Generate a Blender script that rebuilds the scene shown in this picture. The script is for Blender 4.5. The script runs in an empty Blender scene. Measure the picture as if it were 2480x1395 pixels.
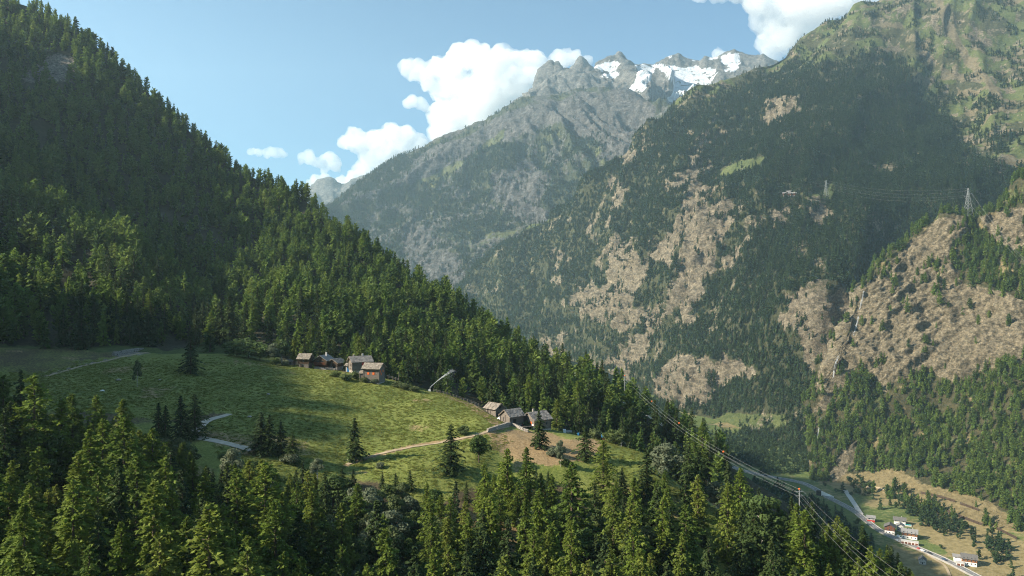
import bpy, math, random
import numpy as np
from mathutils import Vector, Matrix
from mathutils.bvhtree import BVHTree

R = math.radians
C = bpy.context.scene.collection
scene = bpy.context.scene

# ------------------------------------------------------------------ camera, world, sun, exposure
F = 1800.0           # focal length in photograph pixels (2480 wide); the camera looks level along +Y
CU, CV = 1240.0, 697.5
cam_d = bpy.data.cameras.new('camera')
cam_d.sensor_width = 36.0
cam_d.lens = 36.0 * F / 2480.0
cam_d.clip_start = 1.0
cam_d.clip_end = 60000.0
cam = bpy.data.objects.new('camera', cam_d)
C.objects.link(cam)
cam.location = (0, 0, 0)
cam.rotation_euler = (R(90), 0, 0)
scene.camera = cam

SUN_EL, SUN_BACK = 30.0, 12.0     # elevation; how far behind the camera's left the sun stands
S = Vector((-math.cos(R(SUN_EL)) * math.cos(R(SUN_BACK)), -math.cos(R(SUN_EL)) * math.sin(R(SUN_BACK)), math.sin(R(SUN_EL))))
world = bpy.data.worlds.new('World')
scene.world = world
world.use_nodes = True
wn, wl = world.node_tree.nodes, world.node_tree.links
bg = wn['Background']
sky = wn.new('ShaderNodeTexSky')
sky.sky_type = 'NISHITA'
sky.sun_disc = False
sky.sun_elevation = R(SUN_EL)
sky.sun_rotation = math.atan2(S.x, S.y)
sky.altitude = 1600
sky.air_density = 1.0
sky.dust_density = 1.6
sky.ozone_density = 1.0
tint = wn.new('ShaderNodeMix'); tint.data_type = 'RGBA'; tint.blend_type = 'MULTIPLY'
tint.inputs[0].default_value = 1.0
tint.inputs[7].default_value = (0.80, 1.10, 1.16, 1)     # the photograph's cooler, more cyan sky
wl.new(sky.outputs[0], tint.inputs[6])
wl.new(tint.outputs[2], bg.inputs[0])
bg.inputs[1].default_value = 0.050

sun_d = bpy.data.lights.new('sun', 'SUN')
sun_d.energy = 5.0
sun_d.angle = R(0.53)
sun_d.color = (1.0, 0.89, 0.72)
sun = bpy.data.objects.new('sun', sun_d)
C.objects.link(sun)
sun.rotation_euler = S.to_track_quat('Z', 'Y').to_euler()
sun.location = (-300, -100, 400)

scene.view_settings.view_transform = 'Standard'
scene.view_settings.look = 'None'
scene.view_settings.gamma = 1.0
scene.view_settings.exposure = 1.55
scene.view_settings.use_curve_mapping = False
cy = scene.cycles
cy.use_denoising = True
cy.denoising_prefilter = 'NONE'
cy.denoising_quality = 'HIGH'
cy.filter_width = 1.1
cy.max_bounces = 12
cy.diffuse_bounces = 3
cy.glossy_bounces = 2
cy.transmission_bounces = 3
cy.transparent_max_bounces = 8
cy.volume_bounces = 10
cy.caustics_reflective = False
cy.caustics_refractive = False

HAZE = 0.68e-4

# ------------------------------------------------------------------ helpers
def tag(o, label=None, cat=None, group=None, kind=None):
    if label: o['label'] = label
    if cat: o['category'] = cat
    if group: o['group'] = group
    if kind: o['kind'] = kind
    return o

def link(o, parent=None):
    C.objects.link(o)
    if parent is not None: o.parent = parent
    return o

def empty(name, loc, rz=0.0, scale=1.0):
    o = bpy.data.objects.new(name, None)
    o.location = loc
    o.rotation_euler = (0, 0, rz)
    o.scale = (scale,) * 3
    o.empty_display_size = 0.5
    return link(o)

def mesh_np(name, V, quads=None, tris=None, mats=(), smooth=True, midx=None):
    me = bpy.data.meshes.new(name)
    nq = 0 if quads is None else len(quads)
    nt = 0 if tris is None else len(tris)
    me.vertices.add(len(V))
    me.vertices.foreach_set('co', np.asarray(V, np.float32).ravel())
    me.loops.add(nq * 4 + nt * 3)
    idx = []
    if nq: idx.append(np.asarray(quads, np.int32).ravel())
    if nt: idx.append(np.asarray(tris, np.int32).ravel())
    me.loops.foreach_set('vertex_index', np.concatenate(idx))
    me.polygons.add(nq + nt)
    st = np.concatenate([np.arange(nq) * 4, nq * 4 + np.arange(nt) * 3]).astype(np.int32)
    me.polygons.foreach_set('loop_start', st)
    if midx is not None: me.polygons.foreach_set('material_index', np.asarray(midx, np.int32))
    me.update(calc_edges=True)
    me.validate()
    me.polygons.foreach_set('use_smooth', np.full(nq + nt, bool(smooth)))
    for m in mats: me.materials.append(m)
    return me

def attr(me, name, val):
    a = me.attributes.new(name, 'FLOAT', 'POINT')
    a.data.foreach_set('value', np.asarray(val, np.float32).ravel())

class MB:
    """Collects boxes, tubes and polygons into one mesh."""
    def __init__(s): s.v, s.f = [], []
    def add(s, vs, fs):
        n = len(s.v); s.v += [tuple(p) for p in vs]; s.f += [tuple(n + i for i in f) for f in fs]; return s
    def box(s, c, d, rz=0.0):
        cx, cy_, cz = c; dx, dy, dz = d[0] / 2, d[1] / 2, d[2] / 2
        co, si = math.cos(rz), math.sin(rz)
        vs = []
        for z in (-dz, dz):
            for x, y in ((-dx, -dy), (dx, -dy), (dx, dy), (-dx, dy)):
                vs.append((cx + x * co - y * si, cy_ + x * si + y * co, cz + z))
        return s.add(vs, [(0, 3, 2, 1), (4, 5, 6, 7), (0, 1, 5, 4), (1, 2, 6, 5), (2, 3, 7, 6), (3, 0, 4, 7)])
    def tube(s, pts, r, n=6, cap=True):
        pts = [Vector(p) for p in pts]
        rs = r if isinstance(r, (list, tuple)) else [r] * len(pts)
        vs, fs = [], []
        for i, p in enumerate(pts):
            d = (pts[min(i + 1, len(pts) - 1)] - pts[max(i - 1, 0)]).normalized()
            a = d.cross(Vector((0, 0, 1)))
            if a.length < 1e-3: a = Vector((1, 0, 0))
            a.normalize(); b = d.cross(a)
            for k in range(n):
                t = 2 * math.pi * k / n
                vs.append(p + a * math.cos(t) * rs[i] + b * math.sin(t) * rs[i])
        for i in range(len(pts) - 1):
            for k in range(n):
                fs.append((i * n + k, i * n + (k + 1) % n, (i + 1) * n + (k + 1) % n, (i + 1) * n + k))
        if cap: fs += [tuple(range(n))[::-1], tuple((len(pts) - 1) * n + k for k in range(n))]
        return s.add(vs, fs)
    def prism(s, poly, z0, z1):
        n = len(poly)
        vs = [(x, y, z0) for x, y in poly] + [(x, y, z1) for x, y in poly]
        return s.add(vs, [tuple(range(n))[::-1], tuple(range(n, 2 * n))] + [(i, (i + 1) % n, n + (i + 1) % n, n + i) for i in range(n)])
    def build(s, name, mat, parent=None, smooth=False):
        me = bpy.data.meshes.new(name)
        me.from_pydata(s.v, [], s.f); me.update()
        if mat is not None: me.materials.append(mat)
        if smooth: me.polygons.foreach_set('use_smooth', [True] * len(me.polygons))
        return link(bpy.data.objects.new(name, me), parent)

# ------------------------------------------------------------------ numpy noise
_rng = np.random.RandomState(7)
_PERM = np.tile(_rng.permutation(512).astype(np.int64), 3)
_VAL = _rng.uniform(-1, 1, 512)
def vnoise(P):
    P = np.asarray(P, float)
    I = np.floor(P).astype(np.int64); f = P - I
    f = f * f * f * (f * (f * 6 - 15) + 10)
    I &= 511
    out = 0
    X = [I[..., 0], (I[..., 0] + 1) & 511]; Y = [I[..., 1], (I[..., 1] + 1) & 511]; Z = [I[..., 2], (I[..., 2] + 1) & 511]
    for a in (0, 1):
        wa = f[..., 0] if a else 1 - f[..., 0]
        pa = _PERM[X[a]]
        for b in (0, 1):
            wb = f[..., 1] if b else 1 - f[..., 1]
            pb = _PERM[pa + Y[b]]
            for c in (0, 1):
                wc = f[..., 2] if c else 1 - f[..., 2]
                out = out + wa * wb * wc * _VAL[_PERM[pb + Z[c]] & 511]
    return out
def fbm(P, oct=4, gain=0.5):
    a, s_, t = 1.0, 0.0, 0.0
    P = np.asarray(P, float)
    for i in range(oct):
        s_ = s_ + a * vnoise(P * 2.03 ** i + 17.3 * i); t += a; a *= gain
    return s_ / t
def ridged(P, oct=4, gain=0.55):
    a, s_, t = 1.0, 0.0, 0.0
    P = np.asarray(P, float)
    for i in range(oct):
        n = 1 - np.abs(vnoise(P * 2.07 ** i + 31.7 * i)) * 2
        s_ = s_ + a * n; t += a; a *= gain
    return s_ / t

def pchip(xs, Ys, x):
    xs = np.asarray(xs, float); Ys = np.asarray(Ys, float)
    if Ys.ndim == 1: Ys = Ys[:, None]; sq = True
    else: sq = False
    h = np.diff(xs)[:, None]; d = np.diff(Ys, axis=0) / h
    m = np.zeros_like(Ys); m[0], m[-1] = d[0], d[-1]
    if len(xs) > 2:
        p = d[:-1] * d[1:]
        hm = 2 * d[:-1] * d[1:] / (d[:-1] + d[1:] + 1e-12 * (d[:-1] + d[1:] == 0))
        m[1:-1] = np.where(p > 0, hm, 0)
    x = np.clip(x, xs[0], xs[-1])
    i = np.clip(np.searchsorted(xs, x, side='right') - 1, 0, len(xs) - 2)
    t = ((x - xs[i]) / (xs[i + 1] - xs[i]))[:, None]
    hh = h[i]
    o = (2 * t**3 - 3 * t**2 + 1) * Ys[i] + (t**3 - 2 * t**2 + t) * hh * m[i] + (-2 * t**3 + 3 * t**2) * Ys[i + 1] + (t**3 - t**2) * hh * m[i + 1]
    return o[:, 0] if sq else o

def uv_of(V):
    y = np.maximum(V[:, 1], 1.0)
    return CU + F * V[:, 0] / y, CV - F * V[:, 2] / y

def sd_poly(u, v, poly):
    """signed distance (positive inside) to a polygon"""
    P = np.asarray(poly, float); n = len(P)
    dmin = np.full(u.shape, 1e18); inside = np.zeros(u.shape, bool)
    j = n - 1
    for i in range(n):
        ax, ay = P[j]; bx, by = P[i]
        ex, ey = bx - ax, by - ay
        t = np.clip(((u - ax) * ex + (v - ay) * ey) / (ex * ex + ey * ey + 1e-9), 0, 1)
        dmin = np.minimum(dmin, (u - ax - t * ex) ** 2 + (v - ay - t * ey) ** 2)
        c = ((ay > v) != (by > v)) & (u < (bx - ax) * (v - ay) / (by - ay + 1e-12) + ax)
        inside ^= c
        j = i
    d = np.sqrt(dmin)
    return np.where(inside, d, -d)

def sd_line(u, v, pts, w):
    P = np.asarray(pts, float); d = np.full(u.shape, 1e18)
    for a, b in zip(P[:-1], P[1:]):
        e = b[:2] - a[:2]
        t = np.clip(((u - a[0]) * e[0] + (v - a[1]) * e[1]) / (e @ e + 1e-9), 0, 1)
        d = np.minimum(d, np.hypot(u - a[0] - t * e[0], v - a[1] - t * e[1]))
    return w - d

def sstep(x, a, b):
    t = np.clip((x - a) / (b - a), 0, 1)
    return t * t * (3 - 2 * t)

def region(u, v, polys, soft=12, wob=10, P=None, L=60.0, seed=0):
    """union mask 0..1 of polygons given in photograph coordinates, edges broken up by noise in world space"""
    n = fbm(P / L + seed, 5, 0.6) * wob * 2.2 if P is not None else 0
    m = np.zeros(u.shape)
    for p in polys: m = np.maximum(m, sstep(sd_poly(u, v, p) + n, -soft, soft))
    return m

def sheet(stations, ridge=None, du=4.0, dv=4.0, back=((15, -8), (80, -70), (250, -280)), u0=None, u1=None, disp=None, smooth_k=0):
    """terrain sheet from stations {u: [(v, y), ...]} ordered near to far. Returns dict with V (rows, cols, 3)"""
    us = sorted(stations)
    A = np.array([[list(p) for p in stations[u]] for u in us], float)     # S,K,2
    K = A.shape[1]
    u0 = us[0] if u0 is None else u0; u1 = us[-1] if u1 is None else u1
    if isinstance(du, (list, tuple)):
        cols = np.concatenate([np.arange(a, b, s) for a, b, s in du])
    else:
        cols = np.arange(u0, u1 + du, du)
    nodes = np.stack([pchip(us, A[:, k, :], cols) for k in range(K)], 0)   # K, cols, 2
    if ridge is not None:
        ru = [r[0] for r in ridge]; rv = [r[1] for r in ridge]
        nodes[K - 1, :, 0] = np.interp(cols, ru, rv)
        for k in range(K - 2, -1, -1):
            nodes[k, :, 0] = np.maximum(nodes[k, :, 0], nodes[k + 1, :, 0] + 2)
    ts = [0.0]
    for k in range(K - 1):
        ln = np.abs(nodes[k, :, 0] - nodes[k + 1, :, 0]).mean()
        n = max(3, int(ln / dv))
        ts += list(k + (np.arange(n) + 1) / n)
    ts = np.array(ts)
    fl = nodes.reshape(K, -1)
    res = pchip(np.arange(K), fl, ts).reshape(len(ts), len(cols), 2)
    v, y = res[..., 0], res[..., 1]
    X = (cols[None] - CU) / F * y; Z = (CV - v) / F * y
    V = np.stack([X, y, Z], -1)
    rows_front = len(ts)
    last = V[-1]
    for dy, dz in back:
        q = last.copy(); q[:, 0] = last[:, 0] * (1 + dy / last[:, 1]); q[:, 1] = last[:, 1] + dy; q[:, 2] = last[:, 2] + dz
        V = np.concatenate([V, q[None]], 0)
    if disp is not None:
        N = grid_normals(V)
        V = disp(V, N, rows_front)
    return dict(V=V, rows=V.shape[0], cols=V.shape[1], front=rows_front)

def grid_normals(V):
    a = np.gradient(V, axis=1); b = np.gradient(V, axis=0)
    n = np.cross(a, b)
    n /= np.linalg.norm(n, axis=-1, keepdims=True) + 1e-9
    s_ = np.sign(n[..., 2:3]); s_[s_ == 0] = 1
    return n * s_

def grid_quads(r, c):
    i = np.arange(r - 1)[:, None] * c + np.arange(c - 1)[None]
    return np.stack([i, i + 1, i + c + 1, i + c], -1).reshape(-1, 4)

BVHS = {}
def make_terrain(name, sh, mat, masks=None, label=None):
    V = sh['V'].reshape(-1, 3)
    me = mesh_np(name, V, quads=grid_quads(sh['rows'], sh['cols']), mats=[mat])
    if masks:
        for k, a in masks.items(): attr(me, k, a)
    o = link(bpy.data.objects.new(name, me))
    tag(o, kind='structure', label=label)
    sh['obj'] = o
    return o

def bvh_of(sh, key):
    q = grid_quads(sh['rows'], sh['cols'])
    BVHS[key] = BVHTree.FromPolygons(sh['V'].reshape(-1, 3).tolist(), q.tolist())

def hit(u, v, key):
    """point of a terrain sheet that the photograph shows at pixel (u, v)"""
    for dv in range(0, 44, 2):        # just over a crest: take the crest itself
        d = Vector(((u - CU) / F, 1.0, (CV - v - dv) / F)).normalized()
        best = None
        for k in (key if isinstance(key, (list, tuple)) else [key]):
            h = BVHS[k].ray_cast(Vector((0, 0, 0)), d)
            if h[0] is not None and (best is None or h[0].y < best.y): best = h[0]
        if best is not None: return best
    return None

def ground(x, y, keys):
    best = None
    for k in (keys if isinstance(keys, (list, tuple)) else [keys]):
        h = BVHS[k].ray_cast(Vector((x, y, 4000)), Vector((0, 0, -1)))
        if h[0] is not None and (best is None or h[0].z > best): best = h[0].z
    return best

# ------------------------------------------------------------------ materials
def new_mat(name):
    m = bpy.data.materials.new(name); m.use_nodes = True
    nt = m.node_tree
    b = nt.nodes['Principled BSDF']
    b.inputs['Roughness'].default_value = 0.9
    b.inputs['Specular IOR Level'].default_value = 0.15
    return m, nt, b

def N(nt, typ, **kw):
    n = nt.nodes.new(typ)
    for k, v in kw.items():
        if k.startswith('_'): n.inputs[k[1:].replace('_', ' ')].default_value = v
        else: setattr(n, k, v)
    return n

def noise_node(nt, scale, detail=6, rough=0.6, vec=None, dist=0.0):
    n = N(nt, 'ShaderNodeTexNoise'); n.inputs['Scale'].default_value = scale; n.inputs['Detail'].default_value = detail
    n.inputs['Roughness'].default_value = rough; n.inputs['Distortion'].default_value = dist
    if vec is not None: nt.links.new(vec, n.inputs['Vector'])
    return n

def ramp(nt, fac, stops, interp='LINEAR'):
    r = N(nt, 'ShaderNodeValToRGB'); r.color_ramp.interpolation = interp
    e = r.color_ramp.elements
    while len(e) < len(stops): e.new(0.5)
    for i, (p, c) in enumerate(stops):
        e[i].position = p; e[i].color = (*c, 1) if len(c) == 3 else c
    nt.links.new(fac, r.inputs[0])
    return r.outputs[0]

def mix(nt, fac, a, b, mode='MIX'):
    m = N(nt, 'ShaderNodeMix', data_type='RGBA', blend_type=mode)
    for s_, v in ((m.inputs[0], fac), (m.inputs[6], a), (m.inputs[7], b)):
        if isinstance(v, bpy.types.NodeSocket): nt.links.new(v, s_)
        elif isinstance(v, (int, float)): s_.default_value = v
        else: s_.default_value = (*v, 1)
    return m.outputs[2]

def math_n(nt, op, a, b=None, clamp=False):
    m = N(nt, 'ShaderNodeMath', operation=op, use_clamp=clamp)
    for i, v in enumerate((a, b)):
        if v is None: continue
        if isinstance(v, bpy.types.NodeSocket): nt.links.new(v, m.inputs[i])
        else: m.inputs[i].default_value = v
    return m.outputs[0]

def obj_coords(nt, scale=(1, 1, 1), rot=(0, 0, 0)):
    t = N(nt, 'ShaderNodeTexCoord')
    m = N(nt, 'ShaderNodeMapping'); m.inputs['Scale'].default_value = scale; m.inputs['Rotation'].default_value = rot
    nt.links.new(t.outputs['Object'], m.inputs[0])
    return m.outputs[0]

def terrain_mat(name, L, soil, grass, rock, dry=None, snow=None, bump=1.0, strata=(1, 1, 1), srot=(0, 0, 0), gfine=1.0, soil2=None):
    """L: size in metres of the coarse variation; colour pairs are (dark, light)"""
    m, nt, b = new_mat(name)
    co = obj_coords(nt)
    st = obj_coords(nt, strata, srot)
    big = noise_node(nt, 1.0 / L, 8, 0.65, co)
    fine = noise_node(nt, 9.0 / L * gfine, 6, 0.7, co)
    rk = noise_node(nt, 4.5 / L, 12, 0.78, st, 0.8)
    vor = N(nt, 'ShaderNodeTexVoronoi', feature='DISTANCE_TO_EDGE'); vor.inputs['Scale'].default_value = 9.0 / L
    wv = N(nt, 'ShaderNodeVectorMath', operation='ADD'); nt.links.new(st, wv.inputs[0])
    wsc = N(nt, 'ShaderNodeVectorMath', operation='SCALE'); wsc.inputs['Scale'].default_value = L * 0.35
    nt.links.new(rk.outputs['Color'], wsc.inputs[0]); nt.links.new(wsc.outputs[0], wv.inputs[1]); nt.links.new(wv.outputs[0], vor.inputs['Vector'])
    crack = ramp(nt, vor.outputs['Distance'], [(0.0, (0.35, 0.35, 0.36)), (0.10, (1, 1, 1))])
    tuft = noise_node(nt, 34.0 / L * gfine, 3, 0.8, co)
    gcol = ramp(nt, math_n(nt, 'ADD', math_n(nt, 'ADD', math_n(nt, 'MULTIPLY', big.outputs[0], 0.3), math_n(nt, 'MULTIPLY', fine.outputs[0], 0.5)), math_n(nt, 'MULTIPLY', tuft.outputs[0], 0.2)), [(0.40, grass[0]), (0.60, grass[1])])
    scol = ramp(nt, fine.outputs[0], [(0.35, soil[0]), (0.65, soil[1])])
    rcol = ramp(nt, rk.outputs[0], [(0.30, [c * 0.55 for c in rock[0]]), (0.42, rock[0]), (0.58, rock[1]), (0.75, rock[2] if len(rock) > 2 else rock[1])])
    rcol = mix(nt, 0.8, rcol, crack, 'MULTIPLY')
    mott = ramp(nt, fine.outputs[0], [(0.40, (0.55, 0.56, 0.52)), (0.56, (1.12, 1.1, 1.06))])
    rcol = mix(nt, 1.0, rcol, mott, 'MULTIPLY')
    def A(n):
        a = N(nt, 'ShaderNodeAttribute', attribute_name=n); return a.outputs['Fac']
    def edge(a):   # break the mask's edge by fine noise
        s_ = math_n(nt, 'ADD', a, math_n(nt, 'MULTIPLY', math_n(nt, 'SUBTRACT', fine.outputs[0], 0.5), 0.9))
        r_ = N(nt, 'ShaderNodeMapRange'); r_.inputs[1].default_value = 0.38; r_.inputs[2].default_value = 0.62
        nt.links.new(s_, r_.inputs[0]); return r_.outputs[0]
    col = mix(nt, edge(A('grass')), scol, gcol)
    if dry is not None:
        dcol = ramp(nt, fine.outputs[0], [(0.35, dry[0]), (0.65, dry[1])])
        col = mix(nt, edge(A('dry')), col, dcol)
    er = edge(A('rock'))
    col = mix(nt, er, col, rcol)
    if snow is not None:
        sc = ramp(nt, rk.outputs[0], [(0.3, snow[0]), (0.6, snow[1])])
        col = mix(nt, edge(A('snow')), col, sc)
    nt.links.new(col, b.inputs['Base Color'])
    bp = N(nt, 'ShaderNodeBump'); bp.inputs['Strength'].default_value = 1.0
    bp.inputs['Distance'].default_value = L * 0.06 * bump
    hh = math_n(nt, 'ADD', rk.outputs[0], math_n(nt, 'ADD', math_n(nt, 'MULTIPLY', fine.outputs[0], 0.35), math_n(nt, 'MULTIPLY', tuft.outputs[0], 0.12)))
    nt.links.new(hh, bp.inputs['Height'])
    nt.links.new(bp.outputs[0], b.inputs['Normal'])
    return m

def plain(name, col, rough=0.8, metal=0.0, var=0.25, scale=1.5, spec=0.2):
    m, nt, b = new_mat(name)
    n = noise_node(nt, scale, 5, 0.65, obj_coords(nt))
    c = ramp(nt, n.outputs[0], [(0.3, [x * (1 - var) for x in col]), (0.7, [min(1, x * (1 + var)) for x in col])])
    nt.links.new(c, b.inputs['Base Color'])
    b.inputs['Roughness'].default_value = rough; b.inputs['Metallic'].default_value = metal
    b.inputs['Specular IOR Level'].default_value = spec
    return m

def foliage_mat(name, stops, transl=0.35):
    """stops: colours picked per tree"""
    m, nt, b = new_mat(name)
    oi = N(nt, 'ShaderNodeObjectInfo')
    n = noise_node(nt, 0.9, 3, 0.6, obj_coords(nt))
    c = ramp(nt, oi.outputs['Random'], [(i / max(1, len(stops) - 1), s_) for i, s_ in enumerate(stops)])
    c = mix(nt, 1.0, c, ramp(nt, n.outputs[0], [(0.3, (0.6, 0.62, 0.62)), (0.7, (1.3, 1.28, 1.2))]), 'MULTIPLY')
    nt.links.new(c, b.inputs['Base Color'])
    b.inputs['Roughness'].default_value = 0.75
    tr = N(nt, 'ShaderNodeBsdfTranslucent'); nt.links.new(c, tr.inputs[0])
    mx = N(nt, 'ShaderNodeMixShader'); mx.inputs[0].default_value = transl
    nt.links.new(b.outputs[0], mx.inputs[1]); nt.links.new(tr.outputs[0], mx.inputs[2])
    nt.links.new(mx.outputs[0], nt.nodes['Material Output'].inputs[0])
    return m
# ------------------------------------------------------------------ terrain
M = {}
M['spur'] = terrain_mat('spur_ground', 14.0, ((0.05, 0.042, 0.025), (0.11, 0.085, 0.045)), ((0.075, 0.105, 0.020), (0.22, 0.235, 0.062)),
    ((0.16, 0.14, 0.12), (0.30, 0.27, 0.24), (0.40, 0.37, 0.33)), dry=((0.19, 0.13, 0.065), (0.33, 0.24, 0.13)), bump=0.45, gfine=2.2)
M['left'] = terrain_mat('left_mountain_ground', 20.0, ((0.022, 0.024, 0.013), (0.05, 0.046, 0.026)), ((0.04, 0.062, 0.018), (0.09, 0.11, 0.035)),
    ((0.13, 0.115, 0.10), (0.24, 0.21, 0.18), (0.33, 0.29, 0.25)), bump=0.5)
M['right'] = terrain_mat('right_mountain_ground', 70.0, ((0.028, 0.034, 0.016), (0.075, 0.075, 0.036)), ((0.045, 0.066, 0.020), (0.120, 0.135, 0.050)),
    ((0.125, 0.106, 0.078), (0.255, 0.217, 0.158), (0.39, 0.335, 0.245)), dry=((0.10, 0.085, 0.05), (0.19, 0.16, 0.10)), bump=1.8, strata=(1.0, 1.0, 1.9), srot=(0.3, 0.5, 0))
M['crag'] = terrain_mat('crag_ground', 42.0, ((0.032, 0.036, 0.017), (0.085, 0.075, 0.038)), ((0.055, 0.078, 0.024), (0.15, 0.165, 0.06)),
    ((0.125, 0.106, 0.074), (0.26, 0.22, 0.153), (0.385, 0.33, 0.235)), dry=((0.13, 0.105, 0.05), (0.25, 0.20, 0.105)), bump=1.7, strata=(1.0, 1.0, 2.2), srot=(0.2, 0.6, 0))
M['middle'] = terrain_mat('middle_mountain_ground', 160.0, ((0.030, 0.040, 0.022), (0.075, 0.08, 0.042)), ((0.07, 0.085, 0.035), (0.15, 0.155, 0.07)),
    ((0.08, 0.08, 0.08), (0.165, 0.16, 0.155), (0.26, 0.25, 0.235)), bump=2.2, strata=(1.0, 1.0, 1.6), srot=(0.2, 0.4, 0))
M['glacier'] = terrain_mat('glacier_massif_ground', 220.0, ((0.10, 0.095, 0.09), (0.22, 0.20, 0.18)), ((0.07, 0.085, 0.035), (0.15, 0.155, 0.07)),
    ((0.10, 0.10, 0.10), (0.185, 0.18, 0.17), (0.27, 0.26, 0.245)), snow=((0.30, 0.36, 0.43), (0.72, 0.75, 0.78)), bump=1.4, strata=(1.0, 1.0, 1.6), srot=(0.3, 0.3, 0))
M['valley'] = terrain_mat('valley_ground', 45.0, ((0.06, 0.055, 0.028), (0.13, 0.11, 0.055)), ((0.05, 0.08, 0.02), (0.13, 0.155, 0.05)),
    ((0.18, 0.16, 0.13), (0.30, 0.26, 0.22), (0.40, 0.36, 0.30)), dry=((0.14, 0.115, 0.05), (0.26, 0.21, 0.105)), bump=0.25)

# ---- spur: the near slope, the meadow and the two groups of barns
A_st = {
 -1200: [(1500,60),(1200,100),(1050,140),(960,190),(880,240),(810,280),(770,310),(760,330),(755,350)],
 -300: [(1700,65),(1420,95),(1230,125),(1100,160),(1000,200),(900,250),(840,290),(815,315),(805,335)],
 0:   [(1800,65),(1500,92),(1290,120),(1130,158),(1030,195),(940,238),(870,280),(835,312),(820,335)],
 200: [(1850,65),(1520,92),(1300,124),(1130,162),(1030,198),(940,240),(880,278),(845,310),(830,335)],
 400: [(1900,66),(1540,96),(1320,128),(1155,165),(1065,194),(960,234),(890,270),(855,302),(845,330)],
 500: [(1900,68),(1560,98),(1330,130),(1150,166),(1085,185),(1000,216),(910,262),(858,302),(848,328)],
 650: [(1900,72),(1600,105),(1390,135),(1190,168),(1088,189),(1000,218),(930,246),(884,275),(876,292)],
 760: [(1920,75),(1620,108),(1420,136),(1240,162),(1110,190),(1005,223),(930,255),(892,280),(886,292)],
 860: [(1950,78),(1650,110),(1450,135),(1290,158),(1130,192),(1012,228),(935,262),(902,283),(898,292)],
 1000:[(1950,80),(1650,112),(1450,138),(1290,162),(1130,193),(1035,224),(965,252),(936,270),(933,278)],
 1150:[(1950,82),(1650,115),(1450,142),(1290,168),(1130,197),(1050,219),(1000,240),(978,255),(976,262)],
 1240:[(1950,84),(1650,117),(1450,145),(1260,178),(1110,207),(1062,221),(1045,229),(1024,240),(1022,247)],
 1400:[(1950,85),(1650,118),(1450,148),(1260,182),(1130,206),(1085,220),(1062,231),(1054,239),(1052,246)],
 1550:[(1950,85),(1680,118),(1480,148),(1310,178),(1190,200),(1130,213),(1104,222),(1096,230),(1094,235)],
 1650:[(1980,85),(1720,115),(1520,145),(1370,170),(1270,188),(1222,198),(1195,206),(1184,212),(1182,217)],
 1800:[(2050,82),(1800,110),(1600,137),(1450,162),(1350,180),(1302,190),(1275,198),(1266,204),(1264,208)],
 2000:[(2150,80),(1880,108),(1690,132),(1550,155),(1450,172),(1402,182),(1375,190),(1366,196),(1364,200)],
 2200:[(2250,78),(2000,105),(1800,128),(1660,148),(1560,164),(1512,174),(1485,182),(1476,188),(1474,192)],
 2600:[(2450,75),(2200,100),(2000,122),(1860,140),(1760,155),(1712,165),(1685,173),(1676,179),(1674,183)],
}
def dispA(V, Nn, rf):
    n = fbm(V / np.array([28.0, 28, 60]), 4) * 1.5 + fbm(V / 5.0, 3) * 0.22
    V = V.copy(); V[..., 2] += n
    return V
shA = sheet(A_st, du=[(-1200, -60, 20), (-60, 2560, 4.0), (2560, 2601, 20)], dv=4.0, back=((12, -3), (30, -14), (60, -45), (160, -125)), disp=dispA)
PA = shA['V'].reshape(-1, 3); uA, vA = uv_of(PA)
meadow = [(640,895),(700,885),(860,905),(1000,930),(1100,955),(1200,1015),(1235,1035),(1130,1060),(1000,1090),(850,1125),(760,1120),(640,1100),(500,1065),(480,1030),(540,1000),(600,960)]
darkmead = [(-200,900),(100,900),(330,850),(640,850),(680,880),(600,980),(500,1010),(400,1020),(250,1000),(-200,1000)]
lowmead = [(840,1120),(1000,1085),(1200,1040),(1230,1070),(1180,1130),(1100,1200),(1020,1260),(980,1180),(900,1160)]
nose = [(1440,1065),(1500,1065),(1570,1090),(1640,1180),(1700,1230),(1800,1290),(1950,1370),(2100,1450),(1950,1430),(1800,1370),(1660,1300),(1560,1180),(1480,1160)]
gA = region(uA, vA, [meadow, darkmead, lowmead, nose], 8, 7, PA, 9.0)
dryp = [(1185,1052),(1245,1040),(1330,1052),(1450,1064),(1465,1085),(1420,1115),(1330,1125),(1250,1112),(1190,1085)]
gA = np.maximum(gA, np.clip(0.75 - 0.6 * sstep(sd_poly(uA, vA, [(830,1160),(1060,1190),(1400,1170),(1500,1420),(1000,1420),(800,1250)]), -20, 20) + fbm(PA / 12 + 40, 4) * 0.4, 0, 1) * np.maximum(sstep(vA, 1000, 1040), 0.55))
dA = region(uA, vA, [dryp], 8, 9, PA, 9.0, 3)
ridge_dry = sstep(sd_line(uA, vA, [(1060,945),(1130,975),(1180,1010),(1215,1035)], 7), -4, 4)
dA = np.maximum(dA, ridge_dry)
dA = np.maximum(dA, 0.62 * region(uA, vA, [[(480,1035),(620,1060),(640,1110),(500,1075)], [(1040,1240),(1250,1230),(1300,1400),(1000,1400)]], 14, 10, PA, 6.0, 5))
dA = np.maximum(dA, 0.55 * sstep(fbm(PA / 14 + 9, 4), 0.15, 0.45))
tan_path = sstep(sd_line(uA, vA, [(835,1128),(900,1105),(1000,1080),(1080,1068),(1150,1056),(1200,1040),(1235,1030)], 3.6), -1.5, 1.5)
rA = np.maximum(sstep(sd_line(uA, vA, [(100,912),(180,890),(300,862),(440,842)], 3), -3, 3), 0.9 * sstep(sd_poly(uA, vA, [(270,850),(340,842),(350,855),(290,864)]), -4, 4))
make_terrain('near_slope', shA, M['spur'], dict(grass=gA, dry=np.maximum(dA, tan_path), rock=rA * 0.8))
bvh_of(shA, 'A')

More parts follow.
